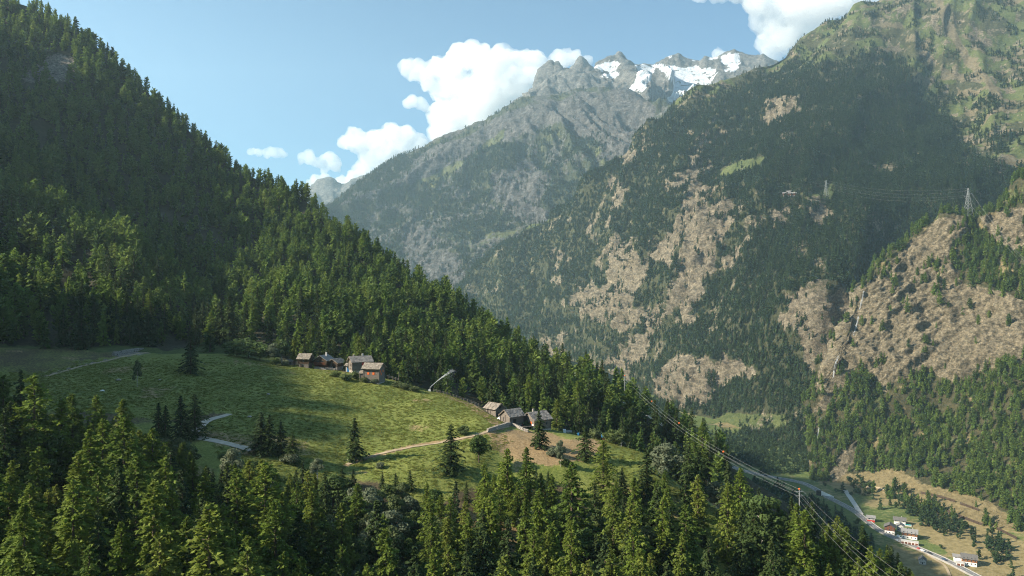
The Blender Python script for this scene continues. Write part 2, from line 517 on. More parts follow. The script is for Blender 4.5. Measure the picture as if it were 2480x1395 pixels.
# ---- left mountain
B_ridge = [(-2500,-450),(-1200,-260),(-300,-60),(0,-10),(80,22),(150,55),(210,95),(260,140),(330,205),(420,288),(500,362),(560,405),(640,440),(740,482),(820,556),(900,625),(1000,690),(1100,745),(1200,815),(1290,880),(1400,925),(1500,968),(1560,1000),(1640,1048),(1740,1118),(1900,1225),(2100,1390),(2400,1600)]
B_st = {
 -2500:[(720,240),(600,290),(500,340),(380,400),(220,460),(20,530),(-200,600),(-450,680)],
 -1200:[(780,260),(690,310),(600,360),(480,420),(330,480),(150,550),(-60,630),(-260,710)],
 -300:[(850,280),(770,330),(680,385),(560,440),(470,500),(330,580),(130,680),(-60,790)],
 0:   [(872,290),(780,340),(650,395),(500,450),(478,520),(360,600),(170,700),(-10,800)],
 100: [(872,290),(790,340),(680,390),(530,445),(505,520),(390,600),(210,700),(30,800)],
 200: [(872,290),(800,340),(710,385),(590,435),(560,510),(440,595),(270,690),(110,785)],
 300: [(872,290),(810,340),(730,380),(632,425),(605,500),(490,590),(330,680),(180,770)],
 400: [(872,295),(830,340),(780,385),(710,425),(660,490),(550,580),(400,670),(265,755)],
 470: [(875,297),(845,350),(805,400),(765,440),(700,495),(580,575),(450,660),(325,735)],
 600: [(880,300),(830,360),(770,425),(700,490),(640,545),(575,605),(500,660),(425,710)],
 800: [(910,305),(840,365),(780,430),(720,495),(670,550),(620,600),(580,635),(540,665)],
 1000:[(960,305),(900,355),(850,410),(800,465),(760,515),(725,555),(705,580),(690,600)],
 1200:[(1020,300),(980,335),(940,370),(900,410),(870,445),(845,475),(830,495),(815,510)],
 1400:[(1100,300),(1060,320),(1020,345),(985,368),(960,385),(943,398),(932,406),(925,412)],
 1640:[(1200,290),(1160,308),(1125,325),(1095,340),(1074,352),(1060,360),(1054,366),(1048,370)],
 1900:[(1360,270),(1330,282),(1300,294),(1270,306),(1250,314),(1238,320),(1231,325),(1225,328)],
 2400:[(1760,240),(1730,250),(1700,260),(1660,270),(1640,275),(1620,280),(1610,283),(1600,286)],
}
def dispB(V, Nn, rf):
    w = np.clip((V[..., 1] - 285) / 80, 0, 1) * np.clip((2000 - (CU + F * V[..., 0] / V[..., 1])) / 900, 0.1, 1)
    q = V / np.array([60.0, 130, 150])
    n = fbm(q, 4) * 12 + ridged(V / 90.0 + 4, 4) * 5 + fbm(V / 15.0, 3) * 1.3
    w = w * np.interp(np.arange(V.shape[0]), [0, rf * 0.75, rf - 2, V.shape[0]], [1, 1, 0.3, 0.3])[:, None]
    V = V.copy(); V += Nn * (n * w)[..., None]
    return V
shB = sheet(B_st, B_ridge, du=[(-2500, -60, 20), (-60, 2100, 5.0), (2100, 2401, 20)], dv=5.0, back=((10, -1), (35, -20), (90, -80), (260, -330)), disp=dispB)
PB = shB['V'].reshape(-1, 3); uB, vB = uv_of(PB)
rB = region(uB, vB, [[(90,160),(140,125),(200,150),(190,195),(60,200)]], 10, 18, PB, 25)
roadg = sstep(sd_line(uB, vB, [(1340,880),(1400,912),(1500,955),(1560,990),(1640,1035),(1740,1105)], 14), -8, 8)
gB = np.maximum(np.maximum(roadg, region(uB, vB, [[(-100,830),(330,845),(600,840),(680,860),(640,900),(-100,900)]], 8, 8, PB, 12)), 0.4 * sstep(fbm(PB / 25, 3), 0.1, 0.4))
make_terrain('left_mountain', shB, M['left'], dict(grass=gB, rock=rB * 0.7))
bvh_of(shB, 'B')

# ---- slope to the left of the frame: the same mountainside going on; its unseen crest is shaped to throw the big morning shadow
gx = np.arange(-1500, -50, 14.0); gy = np.arange(-900, 940, 14.0)
GX, GY = np.meshgrid(gx, gy)
z0 = np.interp(GY, [-900, 0, 100, 200, 300, 400, 520, 650, 800, 940], [-70, -48, -44, -36, -26, 10, 62, 150, 300, 360])
dd = -GX - np.maximum(0.715 * GY + 12, 69.0)
CREST_Y = [-900, -400, -100, 15, 45, 75, 105, 135, 165, 195, 225, 255, 285, 315, 338, 348, 375, 405, 435, 465, 495, 525, 555, 585, 615, 675, 750, 940]
CREST_Z = [143, 158, 168, 185, 189, 188, 207, 238, 249, 253, 256, 247, 225, 229, 248, 288, 315, 333, 351, 373, 397, 415, 441, 465, 479, 493, 503, 523]
crest = np.interp(GY, CREST_Y, CREST_Z)
GZ = z0 + (crest - z0) / 420.0 * np.maximum(dd, 0) + np.minimum(dd, 0) * 2.5
over = np.maximum(GZ - crest, 0)
GZ = np.minimum(GZ, crest) - over * 0.35
PW = np.stack([GX, GY, GZ], -1)
PW[..., 2] += fbm(PW / 80.0, 4) * 7 * np.clip(dd / 60, 0, 1) * np.clip((np.abs(dd - 420) - 20) / 150, 0.15, 1)
shW = dict(V=PW, rows=PW.shape[0], cols=PW.shape[1])
pw = PW.reshape(-1, 3)
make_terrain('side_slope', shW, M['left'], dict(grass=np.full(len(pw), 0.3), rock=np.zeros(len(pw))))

# ---- right mountain
C_ridge = [(900,780),(1000,745),(1150,683),(1230,612),(1330,547),(1420,480),(1450,440),(1500,397),(1520,375),(1560,325),(1600,305),(1620,290),(1660,255),(1700,228),(1760,202),(1800,182),(1860,152),(1900,130),(1950,88),(2000,52),(2060,28),(2150,-5),(2300,-60),(2600,-160),(2900,-260)]
C_st = {
 900: [(800,2950),(790,2980),(785,3000),(780,3010),(775,3030),(770,3050),(765,3070),(760,3090)],
 1150:[(790,2750),(775,2790),(757,2830),(740,2860),(720,2890),(707,2910),(695,2930),(683,2950)],
 1300:[(850,2380),(800,2450),(750,2520),(705,2580),(660,2640),(620,2700),(590,2750),(565,2790)],
 1450:[(895,1980),(820,2060),(750,2140),(680,2220),(610,2310),(545,2400),(490,2480),(440,2550)],
 1550:[(945,1760),(865,1830),(785,1900),(695,1990),(595,2120),(495,2270),(415,2390),(340,2520)],
 1650:[(1005,1500),(905,1580),(805,1660),(695,1770),(575,1920),(455,2100),(360,2280),(262,2480)],
 1750:[(1020,1410),(920,1490),(800,1580),(670,1710),(540,1880),(430,2060),(320,2270),(205,2520)],
 1850:[(1085,1270),(950,1370),(820,1460),(680,1590),(530,1780),(400,2000),(270,2280),(155,2600)],
 2000:[(1135,1150),(1000,1240),(850,1330),(700,1450),(550,1620),(400,1850),(230,2220),(50,2700)],
 2150:[(1080,1250),(950,1330),(820,1400),(680,1510),(540,1660),(380,1920),(200,2270),(0,2720)],
 2300:[(1000,1400),(850,1470),(700,1540),(560,1640),(430,1820),(300,2060),(130,2400),(-60,2800)],
 2600:[(1000,1350),(850,1420),(700,1480),(560,1560),(420,1700),(280,1900),(80,2300),(-160,2900)],
 2900:[(1000,1250),(850,1330),(700,1400),(540,1480),(390,1620),(230,1820),(0,2230),(-260,2900)],
}
C_rock = [
 [(1690,440),(1745,462),(1800,475),(1805,520),(1770,560),(1750,600),(1795,600),(1760,670),(1700,690),(1660,760),(1600,800),(1560,860),(1490,925),(1430,905),(1500,850),(1570,780),(1600,700),(1640,640),(1650,570),(1620,520)],
 [(1440,575),(1480,555),(1530,590),(1575,600),(1560,660),(1500,690),(1440,640)],
 [(1385,740),(1410,690),(1470,700),(1560,740),(1570,790),(1510,800),(1440,790)],
 [(1300,820),(1350,790),(1400,800),(1330,850)],
 [(1590,900),(1680,862),(1790,870),(1815,905),(1740,945),(1720,1010),(1650,985),(1600,950)],
 [(1900,705),(2085,695),(2090,770),(1990,800),(1910,765)],
 [(1515,380),(1568,308),(1592,312),(1572,345),(1530,385)],
 [(1475,500),(1495,455),(1508,465),(1500,500)],
 [(1320,640),(1345,605),(1370,640),(1350,670)],
 [(1640,420),(1690,385),(1720,400),(1680,440),(1640,470)],
 [(1860,520),(1900,510),(1910,545),(1870,560)],[(1950,500),(1990,490),(2000,530),(1960,540)],[(1780,560),(1830,540),(1850,570),(1800,600)],
 [(1690,330),(1740,300),(1790,310),(1750,350)],[(1820,290),(1880,250),(1930,260),(1870,310)],
 [(1560,590),(1640,560),(1640,600),(1590,650),(1540,720),(1520,690)],
 [(1900,760),(1960,770),(2020,820),(2010,900),(1960,860)],
]
C_grass = [[(1755,408),(1800,388),(1852,380),(1845,402),(1790,420),(1730,440)], [(1870,478),(1910,462),(1920,478)], [(1950,482),(1985,455),(2018,445),(2022,490),(1985,482)],
 [(1130,590),(1200,562),(1330,530),(1330,540),(1210,575),(1140,600)], [(1690,1015),(1790,1000),(1900,1005),(1900,1030),(1750,1050),(1700,1040)]]
C_alp = [(1560,240),(1640,262),(1700,240),(1780,218),(1850,195),(1920,175),(1990,148),(2060,140),(2110,130),(2160,160),(2210,190),(2250,250),(2300,300),(2330,350),(2400,400),(2500,480),(2700,300),(2600,-200),(1900,-100)]
def dispC(V, Nn, rf):
    u = CU + F * V[..., 0] / V[..., 1]; v = CV - F * V[..., 2] / V[..., 1]
    P = V.reshape(-1, 3)
    rk = region(u.ravel(), v.ravel(), C_rock, 14, 16, P, 90).reshape(u.shape)
    hi = np.clip((V[..., 2] + 260) / 200, 0.1, 1)
    d = np.array([-0.50, -0.55, -0.67]); d /= np.linalg.norm(d)
    al = (V @ d); Q = V - al[..., None] * d * 0.72
    n = ridged(Q / 330.0 + 3, 4) * 62 + fbm(Q / 120.0, 4) * 26
    n2 = ridged(V / np.array([60.0, 60, 45]) + 8, 5, 0.62) * 24 * rk + fbm(V / 22.0, 4, 0.6) * (3.0 + 9 * rk) + ridged(V / 14.0, 3) * 4.0 * rk
    V = V.copy(); V += Nn * ((n * hi) + n2)[..., None]
    return V
shC = sheet(C_st, C_ridge, du=[(900, 1240, 8), (1240, 2560, 3.4), (2560, 2901, 20)], dv=3.4, back=((15, -6), (80, -50), (300, -280), (900, -900)), disp=dispC)
PC = shC['V'].reshape(-1, 3); uC, vC = uv_of(PC)
rC = region(uC, vC, C_rock, 10, 34, PC, 70)
alp = region(uC, vC, [C_alp], 25, 14, PC, 120, 4)
outc = np.maximum(sstep(ridged(PC / np.array([90.0, 90, 60]) + 20, 5, 0.6), 0.36, 0.62), 2.2 * sstep(fbm(PC / np.array([55.0, 55, 70]) + 61, 5, 0.6), 0.26, 0.36))
rC = np.maximum(rC, np.maximum(np.minimum(outc, 2.5) * (0.28 + 0.12 * alp), alp * 0.7 * sstep(ridged(PC / 38.0 + 13, 5, 0.65), 0.46, 0.66)))
scree = sstep(sd_line(uC, vC, [(2270,0),(2300,70),(2340,140),(2375,180),(2420,230)], 9) + fbm(PC / 40, 3) * 8, -5, 5)
gC = np.maximum(region(uC, vC, C_grass, 5, 5, PC, 40), alp * sstep(fbm(PC / 60 + 2, 4), -0.35, 0.25))
dC = np.maximum(scree, np.maximum(alp * sstep(fbm(PC / 45 + 5, 4), 0.0, 0.5), 0.35 * sstep(fbm(PC / 60 + 11, 4), 0.25, 0.5)))
make_terrain('right_mountain', shC, M['right'], dict(grass=gC, rock=rC * 0.85 * (1 - scree), dry=dC))

# ---- crag: the bare rock face at the right and the wooded slope below it
E_ridge = [(1960,1020),(1990,975),(2010,930),(2040,830),(2090,705),(2130,660),(2200,600),(2235,560),(2270,538),(2340,522),(2400,520),(2440,470),(2480,432),(2600,340),(2900,150)]
E_st = {
 1960:[(1180,1030),(1130,1055),(1100,1075),(1070,1095),(1045,1115),(1025,1130)],
 2010:[(1180,1020),(1120,1050),(1060,1080),(1010,1105),(965,1130),(930,1145)],
 2100:[(1195,985),(1110,1040),(1010,1080),(900,1120),(790,1160),(700,1200)],
 2200:[(1235,920),(1120,1000),(990,1060),(850,1110),(720,1160),(600,1210)],
 2300:[(1265,865),(1140,950),(990,1030),(830,1090),(680,1140),(528,1190)],
 2480:[(1300,800),(1160,885),(1000,960),(820,1020),(620,1090),(432,1150)],
 2900:[(1400,680),(1250,760),(1050,830),(800,900),(500,980),(150,1060)],
}
E_rock = [[(1960,1000),(2000,950),(2085,700),(2200,600),(2262,530),(2335,520),(2345,560),(2300,600),(2310,650),(2330,690),(2420,700),(2500,730),(2500,860),(2380,900),(2320,925),(2250,905),(2190,915),(2140,945),(2110,900),(2080,880),(2060,920),(2020,960),(2010,1000)],
  [(2370,520),(2500,500),(2500,600),(2430,610),(2380,560)], [(2010,1160),(2040,1090),(2080,1060),(2075,1090),(2030,1170)], [(2030,690),(2085,690),(2060,800),(1995,960),(1975,940),(2010,800)]]
def dispE(V, Nn, rf):
    u = CU + F * V[..., 0] / V[..., 1]; v = CV - F * V[..., 2] / V[..., 1]
    rk = region(u.ravel(), v.ravel(), E_rock, 10, 9, V.reshape(-1, 3), 60).reshape(u.shape)
    low = np.clip((V[..., 2] + 265) / 60, 0.05, 1)
    rot = Matrix.Rotation(0.6, 3, 'Y'); Rm = np.array(rot)
    Q = (V @ Rm.T) / np.array([60.0, 60, 26])
    n = ridged(V / 190.0 + 1, 3) * 20 + fbm(V / 60.0, 3) * 6
    n2 = (ridged(Q, 5, 0.64) * 15 + ridged(Q * 3.1 + 5, 3) * 4.0 + fbm(V / 7.0, 3) * 1.8) * rk + fbm(V / 15.0, 3) * 1.2
    V = V.copy(); V += Nn * ((n + n2) * low)[..., None]
    return V
shE = sheet(E_st, E_ridge, du=[(1960, 2560, 2.6), (2560, 2901, 20)], dv=2.8, back=((10, -4), (60, -30), (200, -160), (400, -500)), disp=dispE)
PE = shE['V'].reshape(-1, 3); uE, vE = uv_of(PE)
rE = region(uE, vE, E_rock, 10, 9, PE, 60)
apron = [(1980,1200),(2050,1150),(2140,1140),(2200,1150),(2260,1180),(2340,1200),(2400,1220),(2440,1250),(2500,1290),(2500,1500),(1900,1400)]
dE = np.maximum(region(uE, vE, [apron], 10, 10, PE, 40, 2), rE * 0.62 * sstep(fbm(PE / 26 + 7, 4), 0.0, 0.35))
dE = np.maximum(dE, 0.6 * sstep(fbm(PE / 30 + 3, 4), 0.15, 0.4))
gE = np.maximum(0.5 * sstep(fbm(PE / 35 + 1, 4), 0.1, 0.35), rE * 0.5)
make_terrain('crag_slope', shE, M['crag'], dict(grass=gE, rock=np.where(dE > rE * 0.9, rE * 0.55, rE), dry=dE))
bvh_of(shE, 'E')

# ---- valley floor
V_y = [350, 500, 650, 780, 900, 1000, 1150, 1400, 1800, 2400, 3200]
V_z = [-330, -302, -284, -274, -270, -268, -263, -252, -238, -205, -150]
V_st = {u: [(CV - F * z / y, y) for y, z in zip(V_y, V_z)] for u in (300, 1500, 2000, 2400, 2900)}
def dispV(V, Nn, rf):
    V = V.copy(); u = CU + F * V[..., 0] / V[..., 1]
    V[..., 2] += fbm(V / 90.0, 3) * 3 + np.clip((u - 2250) / 400, 0, 1) * np.clip((V[..., 1] - 620) / 200, 0, 1) * 14 * np.clip((1200 - V[..., 1]) / 300, 0, 1)
    return V
shV = sheet(V_st, du=[(300, 1500, 25), (1500, 2900, 5)], dv=5, back=((100, -40),), disp=dispV)
PV = shV['V'].reshape(-1, 3); uV, vV = uv_of(PV)
vdry = [[(1985,1160),(2120,1150),(2260,1190),(2480,1250),(2700,1300),(2700,1500),(2440,1500),(2380,1395),(2200,1290),(2100,1240),(2060,1190)],
        [(2150,1320),(2290,1340),(2330,1395),(2400,1450),(2150,1450)], [(1700,1010),(1850,1000),(1950,1020),(1880,1040),(1760,1045)]]
dV = np.maximum(region(uV, vV, vdry, 10, 10, PV, 40, 2) * (0.35 + 0.65 * sstep(fbm(PV / 60 + 8, 4), -0.25, 0.15)), 0.5 * sstep(fbm(PV / 50, 3), 0.1, 0.4))
make_terrain('valley_floor', shV, M['valley'], dict(grass=np.full(len(PV), 0.9), dry=dV, rock=np.zeros(len(PV))))
bvh_of(shV, 'V')

# ---- middle mountain
D_ridge = [(700,560),(760,530),(808,500),(830,480),(870,452),(900,432),(960,395),(1010,368),(1050,350),(1075,340),(1120,318),(1150,300),(1180,295),(1230,265),(1270,248),(1300,240),(1350,236),(1400,224),(1440,222),(1500,232),(1560,262),(1640,300),(1720,330)]
D_st = {
 700: [(750,3247),(700,3332),(650,3410),(620,3475),(590,3540),(560,3605)],
 808: [(740,3247),(680,3345),(620,3449),(570,3553),(530,3644),(500,3722)],
 1000:[(740,3215),(660,3332),(580,3475),(500,3644),(430,3852),(372,4073)],
 1200:[(740,3150),(640,3312),(540,3488),(440,3709),(350,3962),(280,4203)],
 1400:[(620,3182),(530,3345),(450,3507),(370,3735),(300,3995),(235,4255)],
 1560:[(520,3280),(450,3410),(400,3572),(350,3767),(310,3995),(270,4222)],
 1720:[(480,3410),(440,3507),(400,3637),(370,3800),(350,3995),(330,4190)],
}
D_rock = [[(1000,400),(1060,340),(1230,260),(1320,235),(1560,230),(1600,330),(1540,370),(1480,400),(1430,350),(1380,330),(1310,310),(1240,330),(1150,360),(1100,400),(1040,440),(960,460),(900,470),(840,500),(820,495)],
 [(1180,420),(1290,390),(1330,430),(1320,540),(1240,520),(1180,480)],[(960,560),(1050,540),(1070,580),(1010,640),(960,620)],[(1080,600),(1120,640),(1090,690),(1060,660)],[(1330,480),(1420,470),(1400,540),(1340,550)],[(1000,620),(1080,610),(1130,690),(1060,720)],[(870,530),(950,500),(960,530),(900,560)],[(1330,640),(1350,600),(1360,650)]]
def dispD(V, Nn, rf):
    d = np.array([-0.55, -0.45, -0.7]); d /= np.linalg.norm(d)
    d2 = np.array([0.35, -0.6, -0.7]); d2 /= np.linalg.norm(d2)
    u = CU + F * V[..., 0] / V[..., 1]
    w = sstep(u, 1180, 1420)[..., None]
    Q1 = V - (V @ d)[..., None] * d * 0.7; Q2 = V - (V @ d2)[..., None] * d2 * 0.7
    hi = np.clip(V[..., 2] / 900, 0.25, 1)
    n1 = ridged(Q1 / 560.0 + 2, 5, 0.6) * 190 + fbm(V / 160.0, 4) * 40
    n2 = ridged(Q2 / 560.0 + 6, 5, 0.6) * 300 + fbm(V / 120.0, 4) * 45
    n = n1 * (1 - w[..., 0]) + n2 * w[..., 0]
    n3 = ridged(V / 70.0, 4, 0.6) * 22
    fade = np.interp(np.arange(V.shape[0]), [0, rf * 0.8, rf - 2, V.shape[0]], [1, 1, 0.25, 0.25])[:, None]
    V = V.copy(); V += Nn * (n * hi * fade + n3 * np.maximum(fade, 0.5))[..., None]
    return V
shD = sheet(D_st, D_ridge, du=2.8, dv=2.6, back=((30, -10), (200, -150), (600, -800)), disp=dispD)
PD = shD['V'].reshape(-1, 3); uD, vD = uv_of(PD)
rD = np.maximum(region(uD, vD, D_rock, 12, 22, PD, 220), 0.62 * sstep(ridged(PD / np.array([200.0, 200, 140]) + 9, 5, 0.6), 0.25, 0.55))
gD = np.maximum(region(uD, vD, [[(1010,440),(1100,400),(1200,330),(1235,300),(1210,340),(1120,400),(1050,450)], [(1140,590),(1200,565),(1330,530),(1335,540),(1210,582),(1140,600)], [(1420,350),(1500,380),(1480,410),(1420,390)]], 6, 8, PD, 100), 0.5 * sstep(fbm(PD / 150, 4), 0.0, 0.4))
gD2 = region(uD, vD, [[(1010,440),(1100,400),(1200,330),(1235,300),(1210,340),(1120,400),(1050,450)]], 4, 5, PD, 100)
make_terrain('middle_mountain', shD, M['middle'], dict(grass=gD, rock=rD * (1 - 0.8 * gD2) * 0.9))

# ---- massif with the glacier
F_ridge = [(1240,300),(1285,250),(1300,190),(1308,168),(1322,158),(1333,148),(1342,156),(1350,150),(1362,166),(1380,170),(1393,156),(1406,136),(1420,150),(1440,168),(1446,152),(1470,140),(1488,134),(1500,127),(1515,143),(1532,158),(1560,155),(1582,158),(1596,152),(1620,138),(1642,129),(1660,140),(1695,150),(1708,138),(1730,140),(1757,127),(1779,120),(1790,126),(1830,138),(1850,132),(1880,150),(1930,168),(2000,200),(2100,260)]
F_st = {
 1240:[(430,4330),(370,4467),(320,4605),(280,4770),(245,4935),(210,5072)],
 1400:[(400,4330),(330,4495),(270,4660),(225,4825),(185,5017),(140,5182)],
 1500:[(400,4385),(330,4550),(280,4715),(235,4880),(190,5072),(128,5237)],
 1560:[(420,4412),(350,4577),(290,4770),(235,4990),(190,5237),(156,5457)],
 1640:[(420,4467),(350,4605),(290,4797),(240,5017),(190,5320),(130,5595)],
 1760:[(400,4522),(330,4687),(270,4880),(225,5100),(180,5347),(125,5595)],
 1860:[(380,4632),(310,4770),(260,4935),(220,5127),(185,5320),(140,5512)],
 2100:[(400,4742),(360,4852),(330,4962),(300,5072),(280,5182),(260,5292)],
}
F_snow = [[(1432,160),(1460,156),(1492,162),(1492,186),(1478,192),(1445,186),(1470,178)], [(1455,147),(1490,152),(1500,156),(1470,158)],
 [(1530,154),(1590,155),(1640,158),(1700,168),(1735,166),(1730,182),(1718,205),(1690,222),(1650,240),(1625,250),(1605,235),(1622,228),(1632,205),(1610,190),(1590,165),(1575,190),(1560,215),(1545,225),(1525,222),(1528,205),(1548,195),(1545,175)],
 [(1614,136),(1642,128),(1650,135),(1695,148),(1680,150),(1655,145),(1640,134),(1620,140)],
 [(1745,130),(1792,127),(1790,160),(1770,180),(1752,172),(1745,150)], [(1714,140),(1740,134),(1738,142),(1716,150)],
 [(1600,228),(1640,245),(1625,252),(1605,240)]]
def dispF(V, Nn, rf):
    u = CU + F * V[..., 0] / V[..., 1]; v = CV - F * V[..., 2] / V[..., 1]
    sn = region(u.ravel(), v.ravel(), F_snow, 5, 3, V.reshape(-1, 3), 120).reshape(u.shape)
    d2 = np.array([0.25, -0.65, -0.7]); d2 /= np.linalg.norm(d2)
    Q2 = V - (V @ d2)[..., None] * d2 * 0.65
    n = (ridged(Q2 / 420.0 + 3, 5, 0.6) * 120 + fbm(V / 130.0, 4) * 40) * (1 - 0.93 * sn) + fbm(V / 300.0, 3) * 14 + ridged(V / 90.0, 4) * (4 + 26 * (1 - sn))
    for (a, b, c, A_, w_) in ((1606, 165, 232, 70, 14), (1545, 235, 330, 120, 26), (1508, 150, 300, 130, 20), (1738, 190, 235, 60, 14)):
        r_ = np.exp(-((u - a - (v - b) * 0.12) / w_) ** 2) * sstep(v, b - 5, b + 12) * (1 - sstep(v, c, c + 50))
        n = n + r_ * A_
    fade = np.ones(V.shape); fade = np.interp(np.arange(V.shape[0]), [0, rf * 0.7, rf - 4, V.shape[0]], [1, 1, 0.12, 0.12])[:, None]
    V = V.copy(); V += Nn * (n * fade + ridged(V / 55.0 + 9, 4, 0.6) * 13 * (1 - 0.8 * sn))[..., None]
    return V
shF = sheet(F_st, F_ridge, du=2.4, dv=2.2, back=((40, -40), (300, -500), (800, -1200)), disp=dispF)
PF = shF['V'].reshape(-1, 3); uF, vF = uv_of(PF)
snF = region(uF, vF, F_snow, 2.5, 6, PF, 90) * (1 - 0.7 * sstep(ridged(PF / np.array([150.0, 150, 60]) + 50, 4), 0.55, 0.7))
isl = np.maximum(sstep(sd_poly(uF, vF, [(1592,163),(1602,170),(1628,200),(1618,222),(1598,220),(1585,200)]), -2, 2), sstep(sd_poly(uF, vF, [(1694,212),(1712,208),(1700,225),(1690,228)]), -2, 2))
snF = np.maximum(snF * (1 - isl), 0.42 * sstep(fbm(PF / 90, 4), 0.1, 0.4) * sstep(PF[:, 2], 1500, 1900))
make_terrain('glacier_massif', shF, M['glacier'], dict(grass=np.zeros(len(PF)), rock=np.ones(len(PF)), snow=snF))

# ---- farthest peaks in the gap
G_ridge = [(640,520),(700,485),(740,470),(765,458),(778,450),(790,446),(800,447),(808,455),(825,459),(850,455),(872,446),(885,440),(900,436),(920,430),(950,428),(1100,420)]
G_st = {u: [(620, 5200), (560, 5500), (510, 5850), (450, 6300)] for u in (640, 850, 1100)}
def dispG(V, Nn, rf):
    V = V.copy(); V += Nn * (ridged(V / 520.0, 5, 0.6) * 110)[..., None]; return V
shG = sheet(G_st, G_ridge, du=4, dv=4, back=((60, -60), (500, -800)), disp=dispG)
PG = shG['V'].reshape(-1, 3); uG, vG = uv_of(PG)
make_terrain('far_peaks', shG, M['glacier'], dict(grass=np.zeros(len(PG)), rock=np.ones(len(PG)), snow=0.3 * sstep(fbm(PG / 150, 4), 0.15, 0.4)))

# ---- base ground out to the horizon behind and around
me = MB().add([(-6000, -900, -430), (6000, -900, -430), (6000, 6900, -430), (-6000, 6900, -430)], [(0, 1, 2, 3)]).build('base_ground', plain('base_soil', (0.06, 0.07, 0.03), scale=0.01))
tag(me, kind='structure')
# ------------------------------------------------------------------ trees: prototypes (1 unit = 1 m, real height), drawn from real branches and tufts
FOL = {
 'larch': foliage_mat('larch_needles', [(0.134,0.196,0.032),(0.180,0.239,0.042),(0.098,0.154,0.030),(0.222,0.260,0.052),(0.144,0.201,0.035)], 0.45),
 'spruce': foliage_mat('spruce_needles', [(0.039,0.065,0.020),(0.052,0.082,0.023),(0.043,0.069,0.028),(0.062,0.089,0.026)], 0.25),
 'leaf': foliage_mat('broad_leaves', [(0.085,0.125,0.045),(0.07,0.12,0.030),(0.13,0.155,0.075),(0.10,0.14,0.040)], 0.4),
 'silver': foliage_mat('silvery_leaves', [(0.15,0.175,0.11),(0.13,0.16,0.10)], 0.35),
 'forest': foliage_mat('forest_needles', [(0.023,0.046,0.017),(0.034,0.062,0.022),(0.050,0.080,0.025),(0.027,0.052,0.021),(0.041,0.074,0.025)], 0.25),
 'mixed': foliage_mat('hillside_needles', [(0.107,0.178,0.039),(0.167,0.244,0.050),(0.056,0.102,0.032),(0.200,0.265,0.060),(0.121,0.188,0.042)], 0.45),
}
BARK = plain('grey_brown_bark', (0.10, 0.075, 0.055), 0.95, scale=3)
PALEBARK = plain('pale_bark', (0.38, 0.35, 0.30), 0.9, scale=3, var=0.35)

def trunk_np(h, r, seed, n=6, seg=6, lean=0.02):
    rs = np.random.RandomState(seed)
    z = np.linspace(-1.5, h * 0.97, seg)
    off = np.cumsum(rs.normal(0, lean * h / seg, (seg, 2)), 0); off -= off[0]
    rad = r * (1 - np.clip(z, 0, None) / h) ** 0.8 + 0.02
    a = np.arange(n) * 2 * np.pi / n
    V = np.stack([off[:, None, 0] + rad[:, None] * np.cos(a), off[:, None, 1] + rad[:, None] * np.sin(a), np.repeat(z[:, None], n, 1)], -1).reshape(-1, 3)
    i = np.arange(seg - 1)[:, None] * n; k = np.arange(n)[None]
    Q = np.stack([i + k, i + (k + 1) % n, i + n + (k + 1) % n, i + n + k], -1).reshape(-1, 4)
    return V, Q, (z, off)

